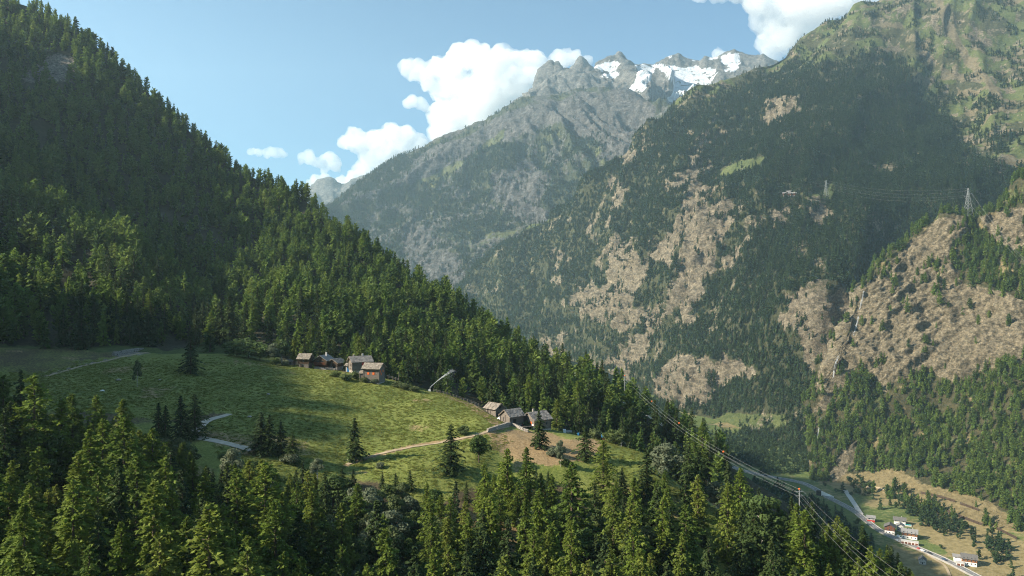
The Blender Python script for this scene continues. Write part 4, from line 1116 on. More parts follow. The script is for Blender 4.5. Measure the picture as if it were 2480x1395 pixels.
manual = [
 (S_,50,888,22,None,1,0.8,'thin greyish spruce rising beside the broad larch at the far left'),
 (L_,82,898,24,None,2,1.15,'broad pale green larch, largest crown at the far left of the near forest'),
 (L_,8,902,21,None,1,1,'larch cut by the left edge above the dark foreground'),
 (L_,150,958,20,None,0,1.05,'round topped larch right of the broad larch at the far left'),
 (L_,175,946,20,None,3,1,'slim larch behind the round topped larch near the shaded meadow'),
 (L_,233,950,18,None,0,0.95,'larch with two layered crown below the shaded meadow'),
 (L_,245,982,19,None,1,1,'sparse larch with a visible dark trunk in front of the shaded meadow'),
 (L_,296,960,21,None,3,1.1,'tall pointed larch standing highest against the shaded meadow'),
 (L_,300,992,23,None,2,1,'full larch just in front of the pointed one below the shaded meadow'),
 (S_,384,972,None,1075,1,1.3,'narrow bluish spruce at the left end of the gravel bend'),
 (S_,401,978,None,1078,3,1.2,'small bluish spruce close behind its narrow neighbour left of the gravel bend'),
 (S_,438,955,None,1066,0,1.5,'light green spruce left of the pair standing at the gravel bend'),
 (S_,472,951,None,1061,2,1.5,'dark layered spruce standing right on the gravel bend'),
 (B_,95,1040,14,None,3,0.9,'bright yellow green birch below the broad larch at the far left'),
 (L_,218,1030,22,None,1,1,'conical larch in the middle of the left group catching the sun on its top'),
 (L_,369,1030,18,None,0,1.1,'wide larch below the small bluish spruces'),
 (L_,331,1084,21,None,2,0.95,'large feathery larch in front below the wide one'),
 (B_,398,1158,13,None,2,0.8,'pale silvery aspen among dark larches low on the left'),
 (B_,562,1081,9,None,2,0.9,'silvery rounded tree below the gravel path and its shaded bank'),
 (S_,632,994,None,1098,0,1.7,'dark spruce, left of the twin spruces at the lower edge of the meadow'),
 (S_,652,1000,None,1100,1,1.6,'dark spruce, right of the twin spruces at the lower edge of the meadow'),
 (S_,680,1018,None,1104,1,1.5,'slim dark spruce beside the twin spruces at the meadow edge'),
 (S_,709,1047,None,1118,2,1.7,'low wide spruce, last one right of the twin spruces'),
 (S_,859,1009,None,1113,1,1.6,'lone narrow spruce in the open meadow above the start of the dirt path'),
 (S_,1092,1024,None,1142,2,1.6,'dark full spruce standing below the curved dirt path'),
 (B_,1160,1050,None,1120,1,1.3,'round dark leafy tree beside the dirt path right of the full spruce'),
 (L_,467,1104,13,None,3,1,'small larch between the gravel path and the left forest'),
 (L_,498,1122,12,None,1,1,'small thin larch below the shaded path bank'),
 (L_,573,1126,20,None,0,1.1,'tall open larch below the silvery rounded tree'),
 (L_,642,1110,22,None,2,1.2,'big spreading larch in the middle of the near forest below the twin spruces'),
 (L_,755,1172,17,None,1,1,'yellow green larch with a bright tip right of the big spreading larch'),
 (L_,507,1236,22,None,2,1.1,'large sunlit larch leaning over the dark hollow at the lower left'),
 (L_,667,1200,20,None,0,1,'larch with bare pale trunk below the big spreading larch'),
 (S_,733,1109,12,None,0,0.9,'small dark spruce at the meadow corner'),
 (B_,768,1106,None,1160,2,1.1,'grey green leafy tree hanging over the lower meadow corner'),
 (S_,828,1128,9,None,3,1.35,'slim young spruce just below the start of the dirt path'),
 (S_,855,1133,9,None,1,1.35,'young spruce under the lone meadow spruce'),
 (S_,926,1140,None,1180,1,1.35,'short dark spruce, leftmost of three below the lower meadow'),
 (S_,958,1143,None,1190,2,1.35,'dark spruce, middle one of three below the lower meadow'),
 (S_,993,1136,None,1188,0,1.35,'dark spruce, rightmost of three below the lower meadow'),
 (B_,853,1176,9,None,2,0.9,'silver leaved tree under the young spruces'),
 (B_,893,1196,9,None,2,1,'silver leaved tree on the brown bank below the lower meadow'),
 (B_,950,1192,9,None,0,1,'pale birch on the brown bank below three dark spruces'),
 (B_,903,1250,10,None,2,1,'pale leafy tree below the silver leaved tree on the bank'),
 (B_,990,1196,8,None,2,1,'greyish tree at the right side of the brown bank'),
 (S_,1104,1160,14,None,3,0.9,'spruce below the full dark spruce in the sunlit gap'),
 (L_,1034,1164,12,None,1,0.9,'thin larch at the edge of the sunlit gap below the meadow'),
 (L_,1174,1116,16,None,3,0.9,'slim larch just under the round dark leafy tree'),
 (L_,1229,1080,18,None,0,1,'tall larch in front of the tan bank, left side'),
 (L_,1044,1242,16,None,0,1,'bright larch low in the centre of the near forest'),
 (L_,1134,1237,15,None,1,1,'larch right of the bright central larch'),
 (B_,1005,1318,7,None,3,1.3,'bright green leafy tree near the bottom middle'),
 (L_,943,1322,11,None,3,1,'small rounded larch near the bottom middle'),
 (S_,1305,990,None,1084,1,1.5,'tall dark spruce covering the front of the two lower barns'),
 (S_,1416,1028,None,1112,2,1.7,'layered spruce on the tan bank below the water trough'),
 (L_,1461,1060,17,None,2,1.15,'broad larch in front of the little red shed'),
 (B_,1358,1062,None,1130,2,0.6,'slender pale tree on the tan bank'),
 (L_,1275,1078,15,None,0,1,'larch below the tall dark spruce at the lower barns'),
 (L_,1385,1112,22,None,2,1.15,'massive larch in the middle of the right part of the near forest'),
 (S_,1566,1080,14,None,2,1.5,'spruce at the right end of the grassy nose'),
 (B_,1613,1068,12,None,2,1.2,'grey half bare crowned tree behind the grassy nose'),
 (S_,1668,1068,16,None,2,1.2,'wide dark spruce right of the grey half bare tree'),
 (S_,1692,1062,15,None,0,1.2,'wide dark spruce under the power lines, above the shaded gully'),
 (S_,1762,1112,16,None,0,1.1,'brown green spruce where the power lines cross the road'),
 (L_,1793,1128,16,None,2,1.1,'bright green larch right of the brown green spruce'),
 (S_,1838,1158,12,None,2,1.2,'short dark spruce right of the bright green larch'),
 (L_,1536,1150,18,None,3,1,'columnar larch below the shadow of the grassy nose'),
 (S_,1506,1130,8,None,1,1.5,'small cone shaped spruce just under the grassy nose'),
 (L_,1590,1160,15,None,1,0.9,'slim bright larch, left of two beside the shaded gully'),
 (L_,1616,1176,14,None,3,0.9,'slim bright larch, right of two beside the shaded gully'),
 (L_,1305,1178,19,None,1,1,'tall larch left below the massive larch'),
 (L_,1272,1200,20,None,3,0.9,'narrow larch near the lower barns, second row'),
 (L_,1661,1215,20,None,0,1.15,'large light green larch at the edge of the shaded gully'),
 (L_,1551,1288,12,None,1,1,'half grown larch beneath the slim bright larches'),
 (S_,1704,1252,7,None,1,1,'small pointed spruce in the shaded gully'),
 (B_,1845,1200,13,None,3,1.2,'bright green birch with pale trunk right of the shaded gully'),
 (S_,1917,1196,14,None,2,1.1,'dark spruce behind the bright green birch'),
 (S_,1967,1196,15,None,3,1.2,'dark wide spruce next to the orange capped pole'),
 (L_,1930,1213,None,1396,0,1.0,'larch hiding the foot of the pole with the orange cap'),
 (S_,1954,1219,None,1402,2,1.1,'spruce close right of the pole with the orange cap'),
 (L_,2028,1228,14,None,2,1,'dark green larch half way down the right forest edge'),
 (S_,2088,1245,15,None,2,1.2,'broad spruce standing before the valley road'),
 (S_,2148,1287,13,None,2,1,'dark spruce before the parked cars, near the right end of the near forest'),
 (S_,2174,1312,12,None,0,1,'last dark spruce at the right end of the near forest'),
 (L_,1993,1296,14,None,1,1,'light larch top, left of two at the lower right'),
 (L_,2023,1302,14,None,3,1,'light larch top, right of two at the lower right'),
]
for kind, u, vt, h, vb, var, wide, lab in manual:
    put(kind, u, vt, h, vb, var, wide, lab, FG); LM.append((u, vt, short(lab)))

# random fill of the same slope, kept under the photograph's forest edge
edge_u = [-100,0,120,300,420,500,560,620,740,830,900,1000,1050,1090,1150,1240,1300,1350,1420,1480,1540,1600,1680,1760,1840,1900,2000,2100,2180,2230,2400]
edge_v = [930,930,990,1010,1040,1110,1110,1105,1125,1145,1160,1155,1160,1160,1150,1130,1120,1150,1150,1150,1160,1130,1110,1150,1190,1215,1240,1280,1330,1400,1560]
GULLY = [(1600,1165),(1660,1185),(1760,1255),(1860,1330),(1950,1410),(1870,1430),(1770,1355),(1680,1270),(1610,1210)]
no_base = [GULLY, dryp, meadow, lowmead, nose[:6]]
rsF = np.random.RandomState(77)
cand = []
for i in range(6000):
    y = rsF.uniform(84, 205) if rsF.rand() < 0.75 else rsF.uniform(84, 150); u = rsF.uniform(-120, 2300)
    cand.append((u, y))
def zone(u, vt):
    if u < 260: a = 'at the far left'
    elif u < 620: a = 'left of the centre below the gravel path'
    elif u < 830: a = 'under the twin spruces'
    elif u < 1060: a = 'on the leafy bank below the lower meadow'
    elif u < 1260: a = 'below the round dark leafy tree'
    elif u < 1500: a = 'around the massive larch'
    elif u < 1720: a = 'along the shaded gully'
    elif u < 1950: a = 'around the bright green birch'
    else: a = 'on the right end of the near forest'
    b = 'low in the foreground' if vt > 1270 else ('half way down' if vt > 1170 else 'near the upper forest edge')
    return a, b
for u, y in cand:
    x = (u - CU) / F * y
    z = ground(x, y, 'A')
    if z is None: continue
    vb = CV - F * z / y
    pr = rsF.rand()
    if abs(u - 560) < 60 and vb < 1150: kind = B_
    elif u < 560: kind = L_ if pr < 0.80 else (S_ if pr < 0.93 else B_)
    elif u < 830: kind = L_ if pr < 0.7 else (S_ if pr < 0.85 else B_)
    elif u < 1080: kind = B_ if pr < 0.52 else (L_ if pr < 0.8 else S_)
    elif u < 1500: kind = L_ if pr < 0.72 else (S_ if pr < 0.90 else B_)
    else: kind = L_ if pr < 0.6 else (S_ if pr < 0.93 else B_)
    lim = np.interp(u, edge_u, edge_v)
    if kind == B_: h = rsF.uniform(5, 10)
    else: h = rsF.uniform(10, 21)
    vt = vb - F * h / y
    if vt < lim:
        h = (vb - lim) * y / F * rsF.uniform(0.7, 1.0); vt = vb - F * h / y
        if h < 4.5: continue
    if vt > 1415 or u < -90: continue
    uu, vv = np.array([u]), np.array([vb])
    if any(sd_poly(uu, vv, p)[0] > 0 for p in no_base): continue
    if sd_poly(uu, np.array([vt + 18.0]), GULLY)[0] > 0: continue
    dmin = min((math.hypot(x - q[0], y - q[1]) for q in PLACED), default=99)
    need = 3.3 if u < 1080 else 3.9
    if dmin < need: continue
    if COUNT.get(kind, 0) >= (285 if kind != S_ else 150): continue
    a, b = zone(u, vt)
    tall = 'tall' if h > 16 else ('mid sized' if h > 11 else 'low')
    var = rsF.randint(0, 5)
    look = {L_: ['light green larch', 'open crowned larch', 'full skirted larch', 'slim larch', 'feathery larch'][var],
            S_: ['dark spruce', 'narrow dark spruce', 'wide dark spruce', 'drooping dark spruce', 'dark spruce'][var],
            B_: ['leafy tree with pale trunk', 'dense leafy tree', 'silvery leafy tree', 'spreading leafy tree', 'leafy tree with pale trunk'][var]}[kind]
    COUNT[kind] = COUNT.get(kind, 0) + 1
    PLACED.append((x, y, h, u, vt))
    add_tree(kind, var, (x, y, z - 0.2), h, rsF.uniform(0, 6.28), rsF.uniform(0.85, 1.2) * (1.25 if h < 9 else 1), rel_label(tall + ' ' + look, u, vt, LM), FG)

# the largest trees behind the barns and along the foot of the left mountain
SOLO_FIX = [ # u, top row, base row, kind, variant, width, label
 (360,758,838,S_,2,1.6,'B','sunlit layered spruce alone at the upper edge of the shaded meadow'),
 (462,800,905,S_,0,1.4,'A','tall dark spruce in the shaded meadow with a few sunlit branches'),
 (556,710,832,S_,0,1.3,'B','tallest pale spruce behind the shaded meadow'),
 (535,718,832,S_,1,1.3,'B','spruce close left of the tallest pale spruce'),
 (492,727,826,S_,2,1.1,'B','round topped spruce left of the pale spruces behind the shaded meadow'),
 (512,752,836,L_,0,1.2,'B','wide greyish larch in front of the pale spruces'),
 (612,716,815,L_,3,0.9,'B','slim larch right of the tallest pale spruce'),
 (332,868,937,B_,0,0.5,'A','small thin birch standing alone in the shaded meadow'),
 (712,813,873,L_,3,1.0,'A','light green larch right of the round leafy tree by the upper barns'),
 (738,811,858,S_,1,1.0,'A','dark green spruce behind the first upper barn'),
 (848,836,872,S_,1,0.8,'A','narrow small spruce behind the upper barns'),
 (836,850,880,S_,3,0.8,'A','young spruce between the chalet and the stone roofed house'),
 (665,828,872,B_,2,1.2,'A','round grey green tree left of the upper barns'),
 (682,818,874,B_,0,0.95,'A','taller round grey green tree left of the upper barns'),
 (1505,1036,1066,B_,0,1.3,'A','small round bright tree right of the little red shed'),
]
for u, vt, vb, kind, var, wide, key, lab in SOLO_FIX:
    put(kind, u, vt, None, vb, var, wide, lab, 'trees round the meadow and the barns', key)
LMB = [(740,868,'narrow dark barn'),(784,862,'brown chalet'),(872,868,'stone roofed house'),(906,882,'large plank barn'),(965,880,'thin bare pole'),(1075,900,'water jet'),(1130,940,'meadow fence'),(1199,960,'lone lower barn'),(1240,970,'middle lower barn'),(1300,970,'right lower barn'),(1376,1010,'water trough'),(1466,1030,'little red shed'),(1465,930,'pale ridge road fence'),(1513,930,'tall line pole'),(1600,1000,'far wires'),(1680,1040,'wide dark spruce')] + [(u, vt, short(l)) for u, vt, vb, k, va, w, ke, l in SOLO_FIX]
def zoneB(u, v):
    if u < 500: return 'behind the shaded meadow'
    if u < 700: return 'at the back of the shaded hollow'
    if u < 900: return 'on the slope behind the upper barns'
    if u < 1050: return 'behind the large plank barn'
    if u < 1180: return 'behind the water jet'
    if u < 1300: return 'behind the lower barns'
    if u < 1450: return 'above the tan bank'
    return 'below the power line pole'
for i in SOLO_B:
    p, h = PBt[i], HB[i]
    u, v = uBt[i], vBt[i]
    kind = L_ if rsF.rand() < 0.62 else S_
    if COUNT.get(kind, 0) > 296: kind = S_
    if COUNT.get(kind, 0) > 296: continue
    COUNT[kind] = COUNT.get(kind, 0) + 1
    var = rsF.randint(0, 5)
    tall = 'tall' if h > 16 else ('mid sized' if h > 12.5 else 'low')
    look = {L_: ['larch', 'open larch', 'full larch', 'slim larch', 'feathery larch'][var], S_: ['dark spruce', 'narrow dark spruce', 'wide dark spruce', 'drooping dark spruce', 'dark spruce'][var]}[kind]
    row = 'front row' if p[1] < 345 else ('second row' if p[1] < 380 else 'farther up')
    add_tree(kind, var, (p[0], p[1], p[2] - 0.3), h, rsF.uniform(0, 6.28), rsF.uniform(0.85, 1.15), rel_label(tall + ' ' + look, u, v - F * h / p[1], LMB), 'trees at the foot of the left mountain')

# bushes
for n_, (u, vt, vb, var, w, lab) in enumerate([
 (575,822,838,0,1.6,'pale bush at the back of the shaded meadow, left one'), (600,824,842,0,1.6,'pale bush at the back of the shaded meadow, middle one'), (628,830,850,0,1.5,'pale bush at the back of the shaded meadow, nearest the round trees'),
 (668,866,884,0,1.3,'reddish bush below the round grey green trees'), (690,872,886,1,1.2,'low bush below the taller round tree'),
 (812,898,912,0,1.8,'green bush on the meadow rim left of the stone roofed house'), (835,905,921,0,1.7,'dark green bush below the stone roofed house'), (858,900,917,0,1.5,'bright green bush below the stone roofed house, right one'),
 (885,912,926,0,1.6,'leafy bush at the foot of the small lean-to'), (906,916,929,1,1.5,'leafy bush under the large plank barn'),
 (960,924,937,0,1.7,'dark bush on the meadow rim right of the large barn, left of three'), (982,928,943,0,1.8,'dark bush on the meadow rim, middle of three'), (1005,934,948,0,1.8,'dark bush on the meadow rim near the sprinkler, right of three'),
 (1275,1018,1034,0,1.2,'bush in front of the wooden terrace'), (1490,1042,1057,0,1.4,'bush beside the little red shed'),(1440,1040,1053,0,1.4,'bush left of the little red shed'),
 (1340,1085,1105,1,1.6,'dry brown bush on the tan bank'), (1370,1110,1128,0,1.6,'bush under the slender pale tree'),
 (1120,1030,1052,0,1.2,'bush by the dirt path near the full spruce'), (920,1120,1134,1,1.4,'bush below the dirt path in the lower meadow'),
 (540,1098,1112,0,1.6,'bush under the gravel path bank'), (700,1100,1122,1,1.8,'grey bush at the meadow corner')]):
    put(U_, u, vt, None, vb, var, w, lab, 'bushes round the meadow', 'A')
print('individual trees', COUNT)
# ------------------------------------------------------------------ barns and sheds of the two hamlets
def board_mat(name, dark, light, scale=5.0, bump=0.05):
    m, nt, b = new_mat(name)
    co = obj_coords(nt)
    w = N(nt, 'ShaderNodeTexWave', wave_type='BANDS', bands_direction='Z'); w.inputs['Scale'].default_value = scale * 0.32
    w.inputs['Distortion'].default_value = 0.6; w.inputs['Detail'].default_value = 2; nt.links.new(co, w.inputs['Vector'])
    n = noise_node(nt, 1.3, 6, 0.7, obj_coords(nt, (1, 1, 3)))
    c = ramp(nt, n.outputs[0], [(0.3, dark), (0.7, light)])
    c = mix(nt, 1.0, c, ramp(nt, w.outputs[0], [(0.0, (0.35, 0.35, 0.35)), (0.25, (1, 1, 1))]), 'MULTIPLY')
    nt.links.new(c, b.inputs['Base Color'])
    bp = N(nt, 'ShaderNodeBump'); bp.inputs['Distance'].default_value = bump; nt.links.new(w.outputs[0], bp.inputs['Height'])
    nt.links.new(bp.outputs[0], b.inputs['Normal'])
    return m
W_GREY = board_mat('weathered_grey_boards', (0.11, 0.092, 0.078), (0.27, 0.235, 0.20))
W_BROWN = board_mat('dark_brown_logs', (0.055, 0.036, 0.024), (0.13, 0.085, 0.055))
W_RED = board_mat('red_brown_boards', (0.12, 0.045, 0.025), (0.22, 0.09, 0.05))
W_ORANGE = board_mat('orange_brown_boards', (0.22, 0.085, 0.035), (0.36, 0.16, 0.07))
SLAB = plain('grey_stone_slab', (0.19, 0.175, 0.16), 0.85, var=0.5, scale=1.1)
SLAB2 = plain('lichen_stone_slab', (0.20, 0.175, 0.145), 0.9, var=0.5, scale=1.0)
STONE = plain('rough_stone', (0.28, 0.25, 0.22), 0.95, var=0.5, scale=2.2)
WHITE = plain('white_plaster', (0.74, 0.72, 0.68), 0.85, var=0.06)
GREYP = plain('grey_plaster', (0.42, 0.41, 0.39), 0.85, var=0.1)
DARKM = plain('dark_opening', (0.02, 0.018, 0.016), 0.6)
ORANGE = plain('orange_paint', (0.62, 0.13, 0.03), 0.6, var=0.12)
REDP = plain('red_paint', (0.45, 0.04, 0.03), 0.5, var=0.1)
STEEL = plain('galvanised_steel', (0.34, 0.35, 0.34), 0.55, 0.4, var=0.15)
WOODP = plain('grey_wood_post', (0.20, 0.165, 0.13), 0.9, var=0.3)
BLUEP = plain('blue_plastic', (0.03, 0.16, 0.35), 0.4, var=0.05)
GLASS = plain('dark_window_glass', (0.03, 0.04, 0.05), 0.15, var=0.2, spec=0.6)
TILE_D = plain('dark_grey_roofing', (0.11, 0.105, 0.10), 0.85, var=0.25, scale=0.9)
TILE_G = plain('grey_roofing', (0.20, 0.195, 0.19), 0.8, var=0.2, scale=0.9)

def house(name, label, cat, group, u, vb, key, L, Wd, H, rise, rz, wall, roofm, over=0.5, lower=None, lowh=0, wins=(), doors=(), chimneys=(), slabs=False, balcony=None, found=1.0, dz=0.0, dist=None):
    """gabled building; ridge along local X, eaves at local -Y and +Y. wins / doors: (face, along, height, width, tall, material)"""
    p = hit(u, vb, key)
    z = p.z
    e = empty(name, (p.x, p.y, z + dz), R(rz))
    tag(e, label, cat, group)
    hx, hy = L / 2, Wd / 2
    z1 = H
    # walls as a pentagon prism
    mb = MB()
    zs = lowh
    vs = []
    for x in (-hx, hx):
        vs += [(x, -hy, zs), (x, hy, zs), (x, hy, z1), (x, 0, z1 + rise), (x, -hy, z1)]
    mb.add(vs, [(0, 4, 3, 2, 1), (5, 6, 7, 8, 9), (0, 5, 9, 4), (1, 2, 7, 6), (0, 1, 6, 5)])
    mb.build('wall', wall, e)
    if lowh > 0: MB().box((0, 0, lowh / 2 - found / 2), (L - 0.3, Wd - 0.3, lowh + found)).build('foundation', lower or STONE, e)
    else: MB().box((0, 0, -found / 2), (L + 0.1, Wd + 0.1, found)).build('foundation', STONE, e)
    # corner log ends
    if wall in (W_GREY, W_BROWN):
        for sx in (-1, 1):
            for sy in (-1, 1):
                MB().box((sx * (hx + 0.03), sy * (hy + 0.03), (z1 + zs) / 2), (0.26, 0.26, z1 - zs)).build('corner_post', wall, e)
    # roof: two thick panels
    t = 0.16
    sl = math.hypot(hy, rise); ny, nz = rise / sl, hy / sl
    ex = over / hy
    for s in (-1, 1):
        a = Vector((0, 0, z1 + rise)); b_ = Vector((0, s * (hy + over), z1 - rise * ex))
        n = Vector((0, s * ny, nz)) * t
        vs = []
        for x in (-hx - over, hx + over):
            for q in (a, b_, b_ + n, a + n): vs.append((x, q.y, q.z + 0.02))
        rf = MB().add(vs, [(0, 1, 2, 3), (4, 7, 6, 5), (0, 4, 5, 1), (1, 5, 6, 2), (2, 6, 7, 3), (3, 7, 4, 0)]).build('roof_panel', roofm if not slabs else WOODP, e)
        if slabs:
            rs = np.random.RandomState(int(abs(u) * 7 + s))
            smb = MB()
            rows = max(4, int(sl * (1 + ex) / 0.55)); ncol = max(5, int((L + 2 * over) / 0.62))
            for r_ in range(rows):
                for c_ in range(ncol):
                    f0 = (r_ + rs.uniform(-0.1, 0.1)) / rows; wv = (L + 2 * over) / ncol
                    x0 = -hx - over + (c_ + 0.5 + rs.uniform(-0.15, 0.15)) * wv
                    q0 = a.lerp(b_, min(f0 + 1.35 / rows, 1.03)) + n * (1.0 + rs.uniform(0.1, 0.9)); q1 = a.lerp(b_, max(f0, 0)) + n * (1.3 + rs.uniform(0, 0.4))
                    w2 = wv * rs.uniform(0.42, 0.55)
                    th = 0.09
                    vs = [(x0 - w2, q0.y, q0.z), (x0 + w2, q0.y, q0.z + rs.uniform(-.03, .03)), (x0 + w2, q1.y, q1.z), (x0 - w2, q1.y, q1.z)]
                    vs = vs + [(x_, y_, z_ + th) for x_, y_, z_ in vs]
                    smb.add(vs, [(4, 5, 6, 7), (0, 1, 5, 4), (1, 2, 6, 5), (2, 3, 7, 6), (3, 0, 4, 7)])
            so = smb.build('roof_slabs', roofm, rf); so['kind'] = 'stuff'
    faces = {'front': (0, -1), 'back': (0, 1), 'left': (-1, 0), 'right': (1, 0)}
    def panel(face, along, hh, w, tall, mat_, nm, depth=0.10, frame=None):
        fx, fy = faces[face]
        if fy: c = (along, fy * (hy + depth / 2 - 0.03), hh + tall / 2); d = (w, depth, tall)
        else: c = (fx * (hx + depth / 2 - 0.03), along, hh + tall / 2); d = (depth, w, tall)
        o = MB().box(c, d).build(nm, mat_, e)
        if nm == 'window':
            f = MB()
            for q in (-1, 1):
                if fy: f.box((along + q * w / 2, c[1] + fy * 0.03, c[2]), (0.08, depth, tall + 0.1)); f.box((along, c[1] + fy * 0.03, c[2] + q * tall / 2), (w, depth, 0.08))
                else: f.box((c[0] + fx * 0.03, along + q * w / 2, c[2]), (depth, 0.08, tall + 0.1)); f.box((c[0] + fx * 0.03, along, c[2] + q * tall / 2), (depth, w, 0.08))
            f.build('frame', frame or WOODP, o)
    for wdef in wins: panel(wdef[0], wdef[1], wdef[2], wdef[3], wdef[4], wdef[5] if len(wdef) > 5 else GLASS, wdef[6] if len(wdef) > 6 else 'window')
    for d_ in doors: panel(d_[0], d_[1], d_[2], d_[3], d_[4], d_[5] if len(d_) > 5 else DARKM, 'door', 0.12)
    for cx_, cy2, hh in chimneys:
        MB().box((cx_, cy2, z1 + rise - abs(cy2) * rise / hy + hh / 2 - 0.2), (0.55, 0.55, hh + 0.4)).build('chimney', GREYP if cx_ >= 0 else STONE, e)
    if balcony:
        face, al, hh, w, dp, bm = balcony
        s = -1
        bb = MB(); bb.box((s * (hx + dp / 2), al, hh), (dp, w, 0.12)).build('balcony_floor', bm, e)
        rl = MB()
        nb_ = int(w / 0.22)
        for i in range(nb_ + 1): rl.box((s * (hx + dp), al - w / 2 + i * w / nb_, hh + 0.5), (0.05, 0.14, 0.95))
        rl.box((s * (hx + dp), al, hh + 1.0), (0.09, w, 0.09)); ro = rl.build('railing', bm, e)
    return e

G1 = 'upper group of old barns'; G2 = 'lower group of old barns'
shut = lambda f, a, h: (f, a, h, 0.75, 0.85, ORANGE, 'shutter')
house('wood_shed', 'little grey shed at the far left end of the upper barns', 'shed', G1, 704, 869, 'A', 2.6, 2.0, 1.4, 0.6, -15, W_GREY, SLAB, 0.3, wins=(), doors=(('front', 0.4, 0.1, 0.7, 1.2),), found=0.8)
house('barn', 'narrow dark barn on posts, leftmost tall one of the upper barns', 'barn', G1, 740, 889, 'A', 4.3, 3.6, 3.6, 1.5, -10, W_BROWN, SLAB2, 0.55, lower=W_GREY, lowh=1.5, wins=(('front', 0.0, 2.4, 0.6, 0.5),), doors=(('front', -0.9, 0.05, 0.8, 1.3),), slabs=True)
house('chalet', 'brown chalet with pale gable edge and red balcony', 'chalet', G1, 784, 889, 'A', 5.6, 5.2, 3.4, 1.6, 76, W_BROWN, TILE_G, 0.7, lower=W_RED, lowh=1.6,
      wins=(('left', -0.9, 2.2, 0.8, 0.9), ('left', 0.9, 2.2, 0.8, 0.9)), chimneys=((0.6, -0.8, 1.6),), balcony=('left', 0, 1.6, 4.6, 0.9, W_RED))
house('barn', 'brown barn joined to the right side of the chalet with stone slab roof', 'barn', G1, 814, 892, 'A', 5.0, 4.2, 2.8, 1.2, 70, W_BROWN, SLAB, 0.6, lower=STONE, lowh=1.2, wins=(('left', 0.6, 1.7, 0.6, 0.6),), doors=(('left', -0.8, 0.0, 0.9, 1.7),), slabs=True)
house('lean_to_shed', 'small pale roofed shed with blue door, left of the stone roofed house', 'shed', G1, 849, 891, 'A', 2.8, 2.6, 2.6, 0.6, -10, GREYP, SLAB2, 0.5, doors=(('front', -0.3, 0.2, 1.1, 1.9, BLUEP),), slabs=True)
house('stone_roofed_house', 'tall log house under a heavy stone slab roof with two chimneys', 'house', G1, 872, 905, 'A', 7.4, 5.0, 5.0, 1.6, 28, W_GREY, SLAB, 0.7, lower=STONE, lowh=1.6,
      wins=(('left', -0.9, 3.0, 0.6, 1.1), ('left', 0.5, 3.0, 0.6, 1.1), ('left', -0.3, 1.9, 0.5, 0.6), ('front', 0.4, 3.4, 0.9, 1.1, REDP, 'shutter')), chimneys=((-2.2, 0.9, 1.4), (1.2, 0.6, 1.4)), slabs=True)
house('plank_barn', 'large grey plank barn with orange shutters, nearest of the upper barns', 'barn', G1, 906, 925, 'A', 6.0, 5.0, 5.2, 1.5, -14, W_GREY, SLAB2, 0.65, lower=W_GREY, lowh=0.0,
      wins=(shut('front', -1.1, 2.9), shut('front', 0.9, 2.9), shut('right', -0.6, 2.6), ('right', 1.0, 3.6, 0.7, 0.8, ORANGE, 'shutter'), ('right', -1.4, 3.6, 0.7, 0.8, ORANGE, 'shutter')), doors=(('front', -2.2, 0.1, 0.8, 1.8),), slabs=True, found=1.4)
house('lean_to_shed', 'small grey outhouse in front of the large plank barn', 'shed', G1, 881, 923, 'A', 1.9, 2.2, 2.9, 0.7, -14, W_GREY, SLAB2, 0.35, doors=(('front', 0.1, 0.1, 0.7, 1.7, W_BROWN),), found=1.0, slabs=True)
house('barn', 'grey barn standing alone, left of the two joined lower barns', 'barn', G2, 1199, 996, 'A', 5.0, 4.2, 2.9, 1.4, -45, W_GREY, SLAB2, 0.5,
      wins=(('front', -1.5, 1.1, 0.18, 1.5, DARKM, 'slot'), ('front', -0.8, 1.1, 0.18, 1.5, DARKM, 'slot'), ('front', 0.1, 1.1, 0.18, 1.5, DARKM, 'slot'), ('right', 0.0, 2.9, 0.8, 0.8, DARKM, 'hatch')), doors=(('right', -0.9, 0.0, 0.9, 1.7),), slabs=True, found=1.2)
house('barn', 'pale gabled barn with stone slab roof, middle one of the lower barns', 'barn', G2, 1240, 1019, 'A', 5.6, 4.8, 3.0, 1.7, 38, W_GREY, SLAB, 0.5,
      wins=(('left', -0.1, 1.0, 0.16, 2.2, DARKM, 'slot'), ('left', 0.8, 1.2, 0.16, 1.2, DARKM, 'slot')), doors=(('front', -0.8, 0.0, 1.2, 2.0),), slabs=True, found=1.2)
house('barn', 'wide barn with chimney and orange things before it, right one of the lower barns', 'barn', G2, 1300, 1022, 'A', 6.6, 6.0, 3.2, 1.9, 36, W_GREY, SLAB, 0.55, lower=WHITE, lowh=0.0,
      wins=(('left', 0.9, 1.5, 1.0, 0.9), ('left', -1.2, 1.6, 1.0, 0.9, ORANGE, 'shutter'), ('front', 1.6, 1.3, 0.8, 0.9)), doors=(('left', -2.2, 0.0, 0.9, 1.8, WHITE), ('front', -1.5, 0.0, 1.0, 1.9)), chimneys=((-0.8, 0.8, 1.5),), slabs=True, found=1.4)
house('garden_shed', 'little red shed on the grassy rim right of the tan bank', 'shed', None, 1466, 1058, 'A', 2.0, 1.8, 1.7, 0.5, -8, W_RED, BLUEP, 0.25, doors=(('front', 0, 0.0, 0.7, 1.4, W_BROWN),), found=0.6)

